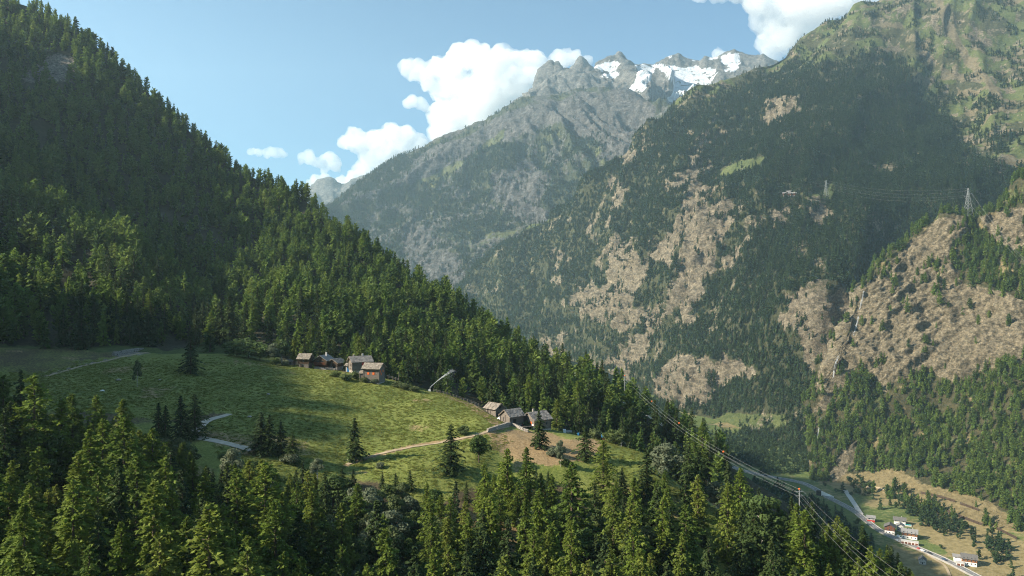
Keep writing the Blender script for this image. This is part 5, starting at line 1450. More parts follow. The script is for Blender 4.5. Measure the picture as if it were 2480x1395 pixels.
# wall of stones below the lower barns, path edge
def stone_wall(label, pts, key, h=1.0, w=0.6, grp=None, seed=3):
    P = [hit(u, v, key) for u, v in pts]; P = [p for p in P if p is not None]
    rs = np.random.RandomState(seed)
    e = empty('stone_wall', P[0]); tag(e, label, 'wall', grp)
    unit = MB(); unit.box((0, 0, 0), (1, 1, 1))
    protos = []
    for k in range(5):
        me = bpy.data.meshes.new('stone'); vs = [(x + rs.uniform(-.14, .14), y + rs.uniform(-.14, .14), z + rs.uniform(-.14, .14)) for x, y, z in unit.v]
        me.from_pydata(vs, [], unit.f); me.materials.append(STONE); protos.append(me)
    n = 0
    for a, b in zip(P[:-1], P[1:]):
        d = b - a; Ln = d.length; k = max(2, int(Ln / 0.75)); ang = math.atan2(d.y, d.x)
        for i in range(k):
            for r_ in range(2):
                if n > 280: break
                q = a.lerp(b, (i + 0.5 + rs.uniform(-.15, .15)) / k)
                g = ground(q.x, q.y, key) or q.z
                o = bpy.data.objects.new('stone', protos[rs.randint(5)])
                o.location = Vector((q.x, q.y, g + h * (0.25 + 0.5 * r_))) - e.location
                o.scale = (0.8 * rs.uniform(.7, 1.25), w, h * 0.52); o.rotation_euler = (rs.uniform(-.1, .1), rs.uniform(-.1, .1), ang + rs.uniform(-.15, .15))
                link(o, e); n += 1
    return e
stone_wall('rough dry stone wall holding up the tan bank below the lower barns', [(1180,1047),(1200,1040),(1222,1033),(1235,1030)], 'A', 1.0)
stone_wall('dry stone wall under the terrace of the lower barns', [(1238,1030),(1250,1035),(1262,1041),(1278,1047)], 'A', 0.9, seed=5)
stone_wall('low wall of pale stones beside the chalet and the joined barn', [(762,893),(785,895),(812,897)], 'A', 0.8, seed=7)
stone_wall('heap of grey stones above the old track in the shaded meadow', [(275,862),(300,856),(325,852),(345,850)], 'A', 1.3, 1.2, seed=9)

# terrace and things in front of the lower barns
p = hit(1272, 1036, 'A')
e = empty('terrace', p, R(36)); tag(e, 'grey plank terrace sticking out below the lower barns', 'terrace')
for i in range(9):
    MB().box((-2.0 + i * 0.5, 0, 0.55), (0.44, 3.2, 0.08)).build('plank', W_GREY, e)
for sx in (-2, 2):
    for sy in (-1.4, 1.4): MB().box((sx, sy, -0.2), (0.16, 0.16, 1.5)).build('leg', WOODP, e)
def cover(label, u, v, w, d, h, mat_, rz=0, name='tarpaulin', cat='tarpaulin'):
    p = hit(u, v, 'A'); rs = np.random.RandomState(int(u))
    n = 6; V_ = []
    for j in range(n + 1):
        for i in range(n + 1):
            x, y = (i / n - .5) * w, (j / n - .5) * d
            zz = h * (1 - max(abs(i / n - .5), abs(j / n - .5)) ** 3 * 8) + rs.uniform(-.08, .08)
            V_.append((x, y, max(zz, 0.02)))
    Q = [(j * (n + 1) + i, j * (n + 1) + i + 1, (j + 1) * (n + 1) + i + 1, (j + 1) * (n + 1) + i) for j in range(n) for i in range(n)]
    o = MB().add(V_, Q).build(name, mat_, None, True); o.location = p; o.rotation_euler = (0, 0, R(rz)); tag(o, label, cat)
cover('orange tarpaulin over a pile in front of the right lower barn', 1284, 1028, 1.5, 1.5, 0.9, ORANGE, 20)
cover('red brown cover beside the door of the middle lower barn', 1264, 1026, 2.0, 1.4, 0.8, REDP, 10)
cover('orange red bundle at the corner of the terrace', 1287, 1035, 1.0, 1.0, 0.8, ORANGE, 50)
def machine(u, v):
    p = hit(u, v, 'A'); e = empty('dumper', p, R(200)); tag(e, 'small orange dumper parked beside the middle lower barn', 'dumper')
    MB().box((0, 0, 0.75), (1.1, 0.9, 0.45)).build('body', ORANGE, e)
    s = MB(); s.add([(-1.3,-.55,.6),(-0.3,-.55,.6),(-0.3,.55,.6),(-1.3,.55,.6),(-1.5,-.65,1.2),(-0.2,-.65,1.15),(-0.2,.65,1.15),(-1.5,.65,1.2)],[(0,3,2,1),(0,1,5,4),(1,2,6,5),(2,3,7,6),(3,0,4,7)]); s.build('skip', ORANGE, e)
    MB().box((0.35, 0, 1.15), (0.4, 0.5, 0.4)).build('seat', DARKM, e)
    MB().tube([(0.1, -.4, .9), (0.1, -.4, 2.0), (0.1, .4, 2.0), (0.1, .4, .9)], 0.04, 6).build('roll_bar', DARKM, e)
    for x in (-0.7, 0.5):
        for y in (-.5, .5): MB().tube([(x, y - .12, .35), (x, y + .12, .35)], 0.35, 12).build('wheel', DARKM, e)
machine(1232, 1015)

# ---- cars
def car(label, p, rz, paint, grp, van=False, scale=1.0):
    e = empty('parked_car', p, rz, scale); tag(e, label, 'van' if van else 'car', grp)
    L_, W_, Hh = (4.9, 1.95, 1.95) if van else (4.3, 1.75, 1.42)
    prof = [(-L_/2, .35), (-L_/2, .8), (-L_/2 + .25, Hh*.62), (-L_/2 + .7, Hh*.97), (L_*.12, Hh), (L_*.28, Hh*.66), (L_/2 - .1, Hh*.55), (L_/2, .4)] if not van else [(-L_/2, .4), (-L_/2, 1.8), (-L_/2 + .15, Hh), (L_*.25, Hh), (L_*.38, 1.15), (L_/2, .95), (L_/2, .4)]
    n = len(prof); vs = []
    for s_, wz in ((-1, 1), (1, 1)):
        for x, z in prof: vs.append((x, s_ * W_/2 * (1.0 if z < Hh*.6 else .86), z))
    MB().add(vs, [tuple(range(n)), tuple(range(n, 2*n))[::-1]] + [(i, n + i, n + (i+1) % n, (i+1) % n) for i in range(n)]).build('body', paint, e)
    g = MB()
    g.box((-0.1, 0, Hh*.80), (L_*.42, W_*.885, Hh*.24)); g.build('side_window', GLASS, e)
    MB().add([(L_*.135, -W_*.40, Hh*.97), (L_*.135, W_*.40, Hh*.97), (L_*.285, W_*.42, Hh*.69), (L_*.285, -W_*.42, Hh*.69)] if not van else [(L_*.262, -W_*.4, 1.9), (L_*.262, W_*.4, 1.9), (L_*.39, W_*.42, 1.2), (L_*.39, -W_*.42, 1.2)], [(0, 1, 2, 3)]).build('windscreen', GLASS, e)
    for x in (-L_*.31, L_*.31):
        for y in (-W_/2 + .08, W_/2 - .08): MB().tube([(x, y - .1, .32), (x, y + .1, .32)], 0.32, 10).build('wheel', DARKM, e)
    for y in (-.6, .6):
        MB().box((L_/2 - .02, y, .68), (.08, .3, .14)).build('headlight', WHITE, e)
    return e
PAINT = {k: plain(k + '_car_paint', c, 0.3, var=0.03, spec=0.6) for k, c in dict(white=(.75,.75,.74), red=(.45,.05,.04), black=(.03,.03,.035), blue=(.05,.08,.14), grey=(.25,.26,.27)).items()}
p = hit(1217, 1008, 'A')
car('white car with dark roof parked between the two lower barns', p, R(-30), PAINT['white'], None, scale=0.8)

# ---- sprinkler and jet
p = hit(1041, 942, 'A')
e = empty('sprinkler', p); tag(e, 'grey irrigation sprinkler on a short stand at the meadow rim', 'sprinkler')
MB().tube([(0, 0, -0.3), (0, 0, 1.1)], 0.09, 8).build('stand', STEEL, e)
MB().tube([(0, 0, 1.0), (0.5, 0.1, 1.5)], [0.09, 0.05], 8).build('nozzle', STEEL, e)
MB().box((-0.15, 0, 0.3), (0.9, 0.7, 0.7)).build('tank', WHITE, e)
wat = bpy.data.materials.new('water_spray'); wat.use_nodes = True
b = wat.node_tree.nodes['Principled BSDF']; b.inputs['Base Color'].default_value = (0.95, 0.97, 1.0, 1); b.inputs['Roughness'].default_value = 0.5
b.inputs['Alpha'].default_value = 0.45
rs = np.random.RandomState(4)
dV_ = []; 
K = 900
t = rs.uniform(0, 1, K) ** 0.8
ax_, hz_ = 8.6, 6.4
cx = ax_ * t; cz = 1.4 + hz_ * (1.28 * t - 0.30 * t * t)
sp = 0.04 + 0.8 * t ** 2.5
fall = (rs.rand(K) < 0.6) & (t > 0.6)
dx = rs.normal(0, 1, K) * sp * 0.7; dz = rs.normal(0, 1, K) * sp * 0.45 - fall * rs.exponential(2.0, K)
dy = rs.normal(0, 1, K) * sp * 0.7
size = (0.035 + 0.02 * rs.rand(K)) * np.where(fall, 0.5, 1.0)
o3 = np.stack([cx + dx, 0.12 * cx + dy, cz + dz], -1)
tet = np.array([[1, 1, 1], [1, -1, -1], [-1, 1, -1], [-1, -1, 1]])
Vw = (o3[:, None] + tet[None] * size[:, None, None]).reshape(-1, 3)
Tw = (np.arange(K)[:, None, None] * 4 + np.array([[0, 1, 2], [0, 3, 1], [0, 2, 3], [1, 3, 2]])[None]).reshape(-1, 3)
wo = link(bpy.data.objects.new('water_jet', mesh_np('water_jet', Vw, tris=Tw, mats=[wat], smooth=False)))
wo.location = p; tag(wo, 'white arc of spraying water shooting right from the sprinkler', 'water jet'); wo['kind'] = 'stuff'

# ---- fence posts, pole, troughs
fe = None
def fence(label, pts, key, h=1.1, n=10, wire=True):
    P = [hit(u, v, key) for u, v in pts]; P = [q for q in P if q is not None]
    e = empty('wire_fence', P[0]); tag(e, label, 'fence')
    seg = np.linspace(0, len(P) - 1.001, n)
    pm = None; tops = []
    for s_ in seg:
        i = int(s_); q = P[i].lerp(P[i + 1], s_ - i); g = ground(q.x, q.y, key) or q.z
        if pm is None: pm = MB().tube([(0, 0, -0.3), (0, 0, h)], 0.06, 6); po = pm.build('post', WOODP, e); me_ = po.data
        else: po = link(bpy.data.objects.new('post', me_), e)
        po.location = Vector((q.x, q.y, g)) - e.location
        tops.append(po.location + Vector((0, 0, h * 0.9)))
    for dz_ in (0, -0.45):
        MB().tube([t_ + Vector((0, 0, dz_)) for t_ in tops], 0.012, 3).build('wire', STEEL, e)
fence('wire fence running down the meadow rim from the sprinkler', [(1050,942),(1085,950),(1120,961),(1160,980)], 'A', 1.3, 14)
fence('wire fence beside the large plank barn', [(930,916),(950,921),(966,926)], 'A', 1.5, 5)
fence('pale fence on the ridge road below the dark trees', [(1448,946),(1465,951),(1486,960)], 'B', 1.6, 12)
fence('post fence at the upper end of the tan bank', [(1330,1040),(1370,1043),(1410,1050)], 'A', 1.2, 8)
p = hit(966, 923, 'A'); o = MB().tube([(0, 0, -0.5), (0, 0, 4.0)], 0.08, 6).build('wooden_pole', WOODP); o.location = p; tag(o, 'thin bare pole right of the large plank barn', 'pole')
p = hit(1376, 1041, 'A'); e = empty('water_trough', p, R(-8)); tag(e, 'long grey water trough above the tan bank', 'trough')
MB().box((0, 0, 0.35), (2.4, 0.7, 0.1)).build('base', GREYP, e)
for y in (-.32, .32): MB().box((0, y, 0.62), (2.4, 0.08, 0.5)).build('side', GREYP, e)
for x in (-1.16, 1.16): MB().box((x, 0, 0.62), (0.08, 0.55, 0.5)).build('end', GREYP, e)
p = hit(1367, 1040, 'A'); o = MB().box((0, 0, 0.5), (0.9, 0.9, 1.1)).box((0, 0, 1.08), (0.98, 0.98, 0.06)).build('water_tank', WHITE); o.location = p; tag(o, 'small white tank left of the water trough', 'tank')
p = hit(1401, 1047, 'A'); o = MB().tube([(0, 0, 0), (0, 0, .15), (0, 0, .75), (0, 0, .9)], [.27, .3, .3, .27], 12).build('barrel', BLUEP); o.location = p; tag(o, 'blue barrel near the water trough', 'barrel')
rs = np.random.RandomState(12)
def boulder(label, u, v, s, key, mat_=STONE, grp=None):
    p = hit(u, v, key)
    if p is None: return
    me = bpy.data.meshes.new('boulder'); import bmesh
    bm = bmesh.new(); bmesh.ops.create_icosphere(bm, subdivisions=2, radius=1)
    for q in bm.verts: q.co *= 1 + 0.35 * float(vnoise(np.array([q.co[:]]) * 1.6 + u)[0]); q.co.z *= 0.6
    bm.to_mesh(me); bm.free(); me.materials.append(mat_)
    o = link(bpy.data.objects.new('boulder', me)); o.location = p; o.scale = (s,) * 3; tag(o, label, 'boulder', grp)
boulder('flat pale boulder low in the shaded meadow', 247, 947, 0.7, 'A', WHITE)
boulder('roundish grey boulder in the middle of the shaded meadow', 286, 921, 0.9, 'A')
boulder('small grey boulder near the thin birch in the shaded meadow', 387, 920, 0.5, 'A')
boulder('grey boulder in the sunlit meadow above the gravel path', 604, 1010, 0.7, 'A')
boulder('grey boulder at the left side of the sunlit meadow', 650, 955, 0.6, 'A')
boulder('boulder at the foot of the lone meadow spruce', 845, 1115, 0.8, 'A')
boulder('pale boulder in the sunlit gap under the full spruce', 1180, 1170, 0.5, 'A', WHITE)
# ------------------------------------------------------------------ tracks and roads
GRAVEL = plain('pale_gravel', (0.42, 0.37, 0.30), 0.95, var=0.2, scale=0.8)
DIRT = plain('tan_dirt', (0.33, 0.26, 0.17), 0.95, var=0.25, scale=0.8)
ASPH = plain('grey_asphalt', (0.17, 0.168, 0.165), 0.9, var=0.12, scale=0.3)
CONC = plain('pale_concrete', (0.45, 0.43, 0.40), 0.9, var=0.12, scale=0.4)
KERB = plain('grey_concrete_kerb', (0.27, 0.26, 0.245), 0.9, var=0.2, scale=0.4)
LINE = plain('white_road_paint', (0.75, 0.75, 0.73), 0.7, var=0.05)
def resample(P, step):
    out = [P[0]]; 
    for a, b in zip(P[:-1], P[1:]):
        n = max(1, int((b - a).length / step))
        out += [a.lerp(b, (i + 1) / n) for i in range(n)]
    return out
def smooth_line(P, it=3):
    for _ in range(it):
        P = [P[0]] + [(P[i - 1] + P[i] * 2 + P[i + 1]) / 4 for i in range(1, len(P) - 1)] + [P[-1]]
    return P
def ribbon(name, pts, key, w, mat_, lift=0.25, step=2.0, label=None, kind='structure', flat=False, it=6):
    P = [hit(u, v, key) for u, v in pts]; P = [q for q in P if q is not None]
    P = smooth_line(resample(P, step), it)
    V_, Q = [], []
    keys = key if isinstance(key, list) else [key]
    m = 3
    for i, q in enumerate(P):
        d = P[min(i + 1, len(P) - 1)] - P[max(i - 1, 0)]; s = Vector((d.y, -d.x, 0)).normalized() * w / 2
        row = []
        for k in range(m + 1):
            r_ = q + s * (2 * k / m - 1); g = ground(r_.x, r_.y, keys); row.append((r_.x, r_.y, (g if g is not None else q.z)))
        if flat:
            zz = max(r_[2] for r_ in row); row = [(a, b, zz) for a, b, c in row]
        V_ += [(a, b, c + lift) for a, b, c in row]
    if flat:
        zs = np.array([V_[i * (m + 1)][2] for i in range(len(P))]); kz = np.ones(9) / 9
        zz = np.maximum(np.convolve(np.pad(zs, 4, 'edge'), kz, 'valid'), zs)
        zz = np.convolve(np.pad(zz, 4, 'edge'), kz, 'valid')
        V_ = [(a, b, zz[i // (m + 1)]) for i, (a, b, c) in enumerate(V_)]
    for i in range(len(P) - 1):
        for k in range(m): j = i * (m + 1) + k; Q.append((j, j + 1, j + m + 2, j + m + 1))
    o = MB().add(V_, Q).build(name, mat_, None, True)
    tag(o, label, kind=kind)
    return P, V_, m
ribbon('gravel_track', [(556,1003),(535,1010),(508,1016),(492,1026),(478,1042),(462,1055),(486,1063),(520,1068),(560,1077),(612,1091)], 'A', 2.6, GRAVEL, 0.12, 1.0)
ribbon('dirt_path', [(840,1125),(900,1105),(960,1090),(1010,1081),(1080,1069),(1140,1058),(1195,1043),(1232,1033)], 'A', 1.2, DIRT, 0.12, 1.0)
ribbon('old_track', [(110,912),(180,892),(250,876),(330,858),(440,846),(560,846)], 'A', 1.6, DIRT, 0.10, 1.5)
ribbon('ridge_road', [(1345,897),(1400,926),(1450,948),(1500,970),(1560,1003),(1600,1027),(1640,1051),(1700,1092),(1740,1120)], 'B', 3.6, GRAVEL, 0.25, 2.0)
road_pts = [(1690,1105),(1745,1122),(1800,1141),(1850,1153),(1905,1163),(1945,1170),(1975,1185),(2000,1203),(2035,1220),(2068,1238),(2095,1260),(2130,1287),(2170,1306),(2230,1332),(2300,1362),(2365,1397),(2430,1432)]
RP, RV, rm_ = ribbon('valley_road', road_pts, 'V', 8.0, ASPH, 0.9, 4.0, flat=True, it=10)
# road paint: edge lines and broken centre line
mb = MB(); n = rm_ + 1; nn = len(RV) // n
L0 = [Vector(RV[i * n]) for i in range(nn)]; L1 = [Vector(RV[i * n + rm_]) for i in range(nn)]
for i in range(nn - 1):
    for f in (0.05, 0.95) + ((0.5,) if i % 2 == 0 else ()):
        a, b = L0[i].lerp(L1[i], f - .013), L0[i].lerp(L1[i], f + .013); c, d = L0[i + 1].lerp(L1[i + 1], f + .013), L0[i + 1].lerp(L1[i + 1], f - .013)
        mb.add([q + Vector((0, 0, .02)) for q in (a, b, c, d)], [(0, 1, 2, 3)])
o = mb.build('road_markings', LINE); tag(o, kind='structure')
for side, LL in ((-1, L0), (1, L1)):
    mb = MB()
    for i in range(nn - 1):
        a, b = LL[i], LL[i + 1]; s = Vector(((b - a).y, -(b - a).x, 0)).normalized() * 0.22 * side
        z = Vector((0, 0, 0.5)); zb = Vector((0, 0, -1.5))
        vs = [a + zb, a - s + zb, b - s + zb, b + zb, a + z, a - s + z, b - s + z, b + z]
        mb.add(vs, [(4, 5, 6, 7), (0, 3, 7, 4), (1, 5, 6, 2)])
    o = mb.build('road_kerb', KERB); tag(o, kind='structure')
ribbon('side_lane', [(2046,1188),(2058,1205),(2072,1226),(2085,1246)], 'V', 6.0, CONC, 0.95, 3.0, flat=True)
ribbon('forest_track', [(2040,1176),(2070,1178),(2120,1180),(2160,1190)], ['E', 'V'], 3.0, DIRT, 0.5, 2.5)
ribbon('plateau_path', [(1705,1027),(1740,1030),(1765,1031)], ['V', 'C'], 2.5, DIRT, 0.8, 3.0)
ribbon('lower_lane', [(2186,1322),(2230,1337),(2262,1354),(2290,1370),(2300,1395)], 'V', 2.5, DIRT, 0.6, 3.0)

# the parked row and cars on the road, aligned to the road
def along(u, v, off=0.0):
    p = hit(u, v, 'V'); i = min(range(len(RP)), key=lambda k: (RP[k].xy - p.xy).length)
    i = min(max(i, 1), nn - 2)
    d = (RP[i + 1] - RP[i - 1]); rz = math.atan2(d.y, d.x)
    z = RV[i * n][2]
    s = Vector((d.y, -d.x, 0)).normalized()
    w = RP[i]
    q = Vector((w.x, w.y, 0)) + s * off
    return Vector((q.x, q.y, z)), rz
GC = 'cars parked along the valley road'
for u, v, off, col_, lab, van in ((2166,1304,-5,'white','white van behind the last dark spruce beside the valley road',True),(2172,1315,5.5,'white','white car under the last dark spruce',False),(2225,1333,2.6,'red','red car, first of the row on the valley road',False),(2236,1338,2.6,'white','white car behind the red one on the valley road',False),(2250,1344,2.4,'black','black car on the valley road below the white one',False),(2283,1358,2.0,'blue','dark blue car driving alone near the lower chalet',False),(1855,1153,1.5,'black','tiny dark car on the far stretch of the valley road',False)):
    q, rz = along(u, v, off)
    if abs(off) > 4: q.z = max(q.z, (ground(q.x, q.y, 'V') or q.z))
    car(lab, q, rz, PAINT[col_], GC, van, 1.15)

# ---- valley houses
GV = 'houses beside the valley road'
def vhouse(name, label, u, vb, L, Wd, H, rise, rz, wall, roofm, lowm=WHITE, lowh=2.6, wins=None, **k):
    if wins is None:
        wins = []
        for f, ln in (('front', L), ('left', Wd), ('right', Wd)):
            nw = max(1, int(ln / 3.2))
            for i in range(nw):
                a = (i + 0.5) / nw * ln - ln / 2
                wins.append((f, a, lowh + 0.9, 1.1, 1.2))
                if H - lowh > 3.5: wins.append((f, a, lowh + 3.6, 1.0, 1.0))
                wins.append((f, a, 0.8, 1.1, 1.1)) if lowh > 2.2 else None
    return house(name, label, 'house', GV, u, vb, ['E', 'V'], L, Wd, H, rise, rz, wall, roofm, k.pop('over', 1.0), lower=lowm, lowh=lowh, wins=wins, found=3.0, dz=0.6, **k)
vhouse('house', 'small pale house with red corner, first after the road junction', 2109, 1262, 8, 7, 4.4, 1.8, -20, GREYP, TILE_G, lowm=REDP, lowh=1.6)
vhouse('house', 'dark roofed house beside the turquoise pool', 2179, 1268, 12, 9, 4.6, 2.4, -28, GREYP, TILE_D, lowm=WHITE, lowh=2.2, chimneys=((2, 0.8, 1.6),))
vhouse('chalet', 'white and red chalet with blue grey roof beside the road', 2155, 1291, 10, 10, 7.6, 2.8, 60, W_RED, TILE_D, lowh=3.2)
vhouse('house', 'pale house with grey roof next to the white and red chalet', 2180, 1285, 8, 7, 5.8, 2.0, 60, GREYP, TILE_G, lowm=GREYP, lowh=2.6)
vhouse('chalet', 'long orange brown chalet with grey roof above the garages', 2203, 1303, 15, 10, 6.6, 3.0, -30, W_ORANGE, TILE_G, lowh=3.0, chimneys=((3, 1.0, 1.8), (-3, -1, 1.4)))
vhouse('stone_cottage', 'small pale stone cottage alone in the field below the road', 2234, 1364, 9, 6.5, 3.6, 2.4, 62, GREYP, TILE_D, lowm=STONE, lowh=0.0, over=0.5, wins=(('left', -1.4, 1.2, 0.8, 0.9), ('left', 1.4, 1.2, 0.8, 0.9), ('front', 0, 1.2, 0.8, 0.9), ('left', 0, 3.9, 0.6, 0.7)), doors=(('left', 0, 0.0, 1.0, 1.9),))
vhouse('chalet', 'orange chalet with wide dark roof at the lower right', 2347, 1366, 13, 10, 6.4, 3.2, -28, W_ORANGE, TILE_D, lowh=2.8, chimneys=((-3.5, 1.0, 1.8),))
vhouse('house', 'white flat fronted house left of the orange chalet', 2320, 1358, 8, 6.5, 4.6, 1.4, -28, WHITE, TILE_G, lowh=2.2)
def garages(label, u, v, nb_, rz):
    p = hit(u, v, 'V'); e = empty('garage_row', p + Vector((0, 0, .8)), R(rz)); tag(e, label, 'garage', GV)
    Lg = nb_ * 3.3
    MB().box((0, 0, 1.3), (Lg, 5, 3.4)).build('wall', WHITE, e); MB().box((0, 0, 3.12), (Lg + .6, 5.6, 0.22)).build('roof', CONC, e)
    for i in range(nb_): MB().box((-Lg / 2 + (i + .5) * 3.3, -2.53, 1.15), (2.6, 0.12, 2.3)).build('garage_door', W_RED, e)
garages('row of white garages with red doors between the long chalet and the road', 2203, 1319, 5, -30)
garages('small white double garage in front of the orange chalet', 2326, 1371, 2, -28)
p = hit(2197, 1273, ['E', 'V']); e = empty('swimming_pool', p + Vector((0, 0, 0.9)), R(-28)); tag(e, 'turquoise swimming pool beside the dark roofed house', 'pool', None)
MB().box((0, 0, -0.6), (9, 5, 1.4)).build('rim', CONC, e); MB().box((0, 0, 0.115), (8, 4, 0.06)).build('water', plain('turquoise_water', (0.06, 0.42, 0.42), 0.1, var=0.08, spec=0.6), e)
# bridge rail and gallery wall
q = hit(2003, 1203, 'V'); e = empty('retaining_wall', q, R(-32)); tag(e, 'white retaining wall at the mouth of the road underpass', 'wall')
MB().add([(-7, 0, -2), (8, 0, -2), (8, 0, 1.4), (-7, 0, 6.5), (-7, .6, -2), (8, .6, -2), (8, .6, 1.4), (-7, .6, 6.5)], [(0, 1, 2, 3), (4, 7, 6, 5), (3, 2, 6, 7), (1, 5, 6, 2), (0, 3, 7, 4)]).build('slab', WHITE, e)
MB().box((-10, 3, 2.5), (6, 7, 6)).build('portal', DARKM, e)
i0 = min(range(len(RP)), key=lambda k: (RP[k].xy - hit(1925, 1166, 'V').xy).length)
e = empty('bridge_railing', Vector(RV[i0 * n]), 0); tag(e, 'pale railing with posts along the road bridge over the stream', 'railing')
me_ = None
for k in range(0, 11):
    j = min(i0 + k, nn - 1); a = Vector(RV[j * n + rm_]) - e.location
    if me_ is None: o = MB().box((0, 0, 0.6), (0.3, 0.3, 1.4)).build('post', CONC, e); me_ = o.data
    else: o = link(bpy.data.objects.new('post', me_), e)
    o.location = a
MB().tube([Vector(RV[min(i0 + k, nn - 1) * n + rm_]) - e.location + Vector((0, 0, 1.3)) for k in range(11)], 0.16, 4).build('rail', CONC, e)

# rockfall barriers
RUST = plain('rusty_barrier_mesh', (0.055, 0.038, 0.028), 0.9, var=0.3)
def barrier(label, a, b, h=3.4):
    A_, B2 = hit(*a, ['E', 'V']), hit(*b, ['E', 'V'])
    e = empty('rockfall_barrier', A_); tag(e, label, 'barrier', 'rockfall barriers on the dry slope')
    nseg = max(3, int((B2 - A_).length / 6)); tops = []
    pm = None
    for i in range(nseg + 1):
        q = A_.lerp(B2, i / nseg); g = ground(q.x, q.y, ['E', 'V']) or q.z; q = Vector((q.x, q.y, g))
        o = MB().box((0, 0, h / 2 - .3), (0.35, 0.35, h)).build('post', RUST, e) if pm is None else link(bpy.data.objects.new('post', pm), e)
        pm = o.data; o.location = q - e.location; tops.append(q - e.location)
    me = MB()
    for s_, t_ in zip(tops[:-1], tops[1:]):
        dz_ = Vector((0, 0, 1)); off = Vector((0.05, 0.18, 0))
        for f in range(5):
            z0_, z1_ = 0.1 + f * h / 5.4, 0.1 + (f + .86) * h / 5.4
            me.add([s_ + dz_ * z0_ + off, t_ + dz_ * z0_ + off, t_ + dz_ * z1_ + off, s_ + dz_ * z1_ + off], [(0, 1, 2, 3)])
    me.build('netting', RUST, e)
barrier('dark rockfall barrier highest on the dry slope', (2230,1196), (2313,1217))
barrier('short dark rockfall barrier right of the highest one', (2325,1222), (2370,1238))
barrier('dark rockfall barrier half hidden by trees', (2290,1240), (2382,1274))
barrier('long dark rockfall barrier lowest on the dry slope', (2408,1280), (2462,1307))

# ---- pylons and lines
def strut(mb, a, b, r): mb.tube([a, b], r, 4, cap=False)
def pylon(label, u, vb, vt, key, rz):
    p = hit(u, vb, key); h = (CV - vt) / F * p.y - p.z
    e = empty('lattice_pylon', p, R(rz)); tag(e, label, 'pylon', 'high voltage pylons')
    base = h * 0.11
    def corner(t, k): w = base * (1 - t) ** 1.15 + 0.35; return Vector(((-1, 1, 1, -1)[k] * w, (-1, -1, 1, 1)[k] * w, h * t))
    for k in range(4):
        mb = MB(); lv = [0, .15, .3, .45, .6, .72, .84, 1.0]
        for t0, t1 in zip(lv[:-1], lv[1:]): strut(mb, corner(t0, k), corner(t1, k), 0.24)
        mb.build('leg', STEEL, e)
    mb = MB(); lv = [0, .12, .24, .36, .48, .58, .67, .75, .83, .91, 1.0]
    for t0, t1 in zip(lv[:-1], lv[1:]):
        for k in range(4):
            strut(mb, corner(t0, k), corner(t1, (k + 1) % 4), 0.13); strut(mb, corner(t0, (k + 1) % 4), corner(t1, k), 0.13)
    mb.build('bracing', STEEL, e)
    ends = []
    for t_, s_, w in ((0.93, -1, .13), (0.82, 1, .16), (0.72, -1, .15)):
        mb = MB(); tip = Vector((s_ * h * w, 0, h * t_))
        strut(mb, Vector((0, -.4, h * t_)), tip, .16); strut(mb, Vector((0, .4, h * t_)), tip, .16); strut(mb, Vector((0, 0, h * (t_ - .05))), tip, .12)
        mb.tube([tip, tip - Vector((0, 0, 1.6))], .14, 5)
        mb.build('crossarm', STEEL, e)
        ends.append(e.matrix_basis @ (tip - Vector((0, 0, 1.6))))
    ends.append(e.matrix_basis @ Vector((0, 0, h)))
    return e, ends
bpy.context.view_layer.update()
e1, T1 = pylon('lattice pylon on the small green clearing high on the mountainside', 2001, 477, 437, 'C', 20)
e2, T2 = pylon('lattice pylon on top of the bare rock face', 2345, 524, 456, 'E', 10)
WIRE = plain('aluminium_cable', (0.45, 0.45, 0.44), 0.5, 0.3, var=0.05)
def cable(a, b, sag, r, name='power_line', label=None, grp=None, mat_=WIRE):
    pts = [a.lerp(b, t) - Vector((0, 0, 4 * sag * t * (1 - t))) for t in np.linspace(0, 1, 25)]
    o = MB().tube(pts, r, 4, cap=False).build(name, mat_)
    tag(o, label, 'cable', grp); return pts
gl = 'cables between the two lattice pylons'
for k, nm in enumerate(('topmost', 'second', 'third', 'lowest')):
    order_ = [3, 0, 1, 2]
    cable(T1[order_[k]], T2[order_[k]], 12 + 2 * k, 0.035, label='%s cable hanging between the two lattice pylons' % nm, grp=gl)
far_l = [Vector(((1770 - CU) / F * 1950, 1950, (CV - (452 + 6 * k)) / F * 1950)) for k in range(4)]
near_r = [Vector(((2560 + 12 * k - CU) / F * 900, 900, (CV - (700 + 14 * k)) / F * 900)) for k in range(4)]
for k, nm in enumerate(('topmost', 'second', 'third', 'lowest')):
    order_ = [3, 0, 1, 2]
    cable(T1[order_[k]], far_l[k], 6, 0.035, label='%s cable leading left from the pylon on the green clearing' % nm, grp='cables leading left along the mountainside')
    cable(T2[order_[k]], near_r[k], 10, 0.03, label='%s cable dropping right from the pylon above the rock face' % nm, grp='cables over the bare rock face')

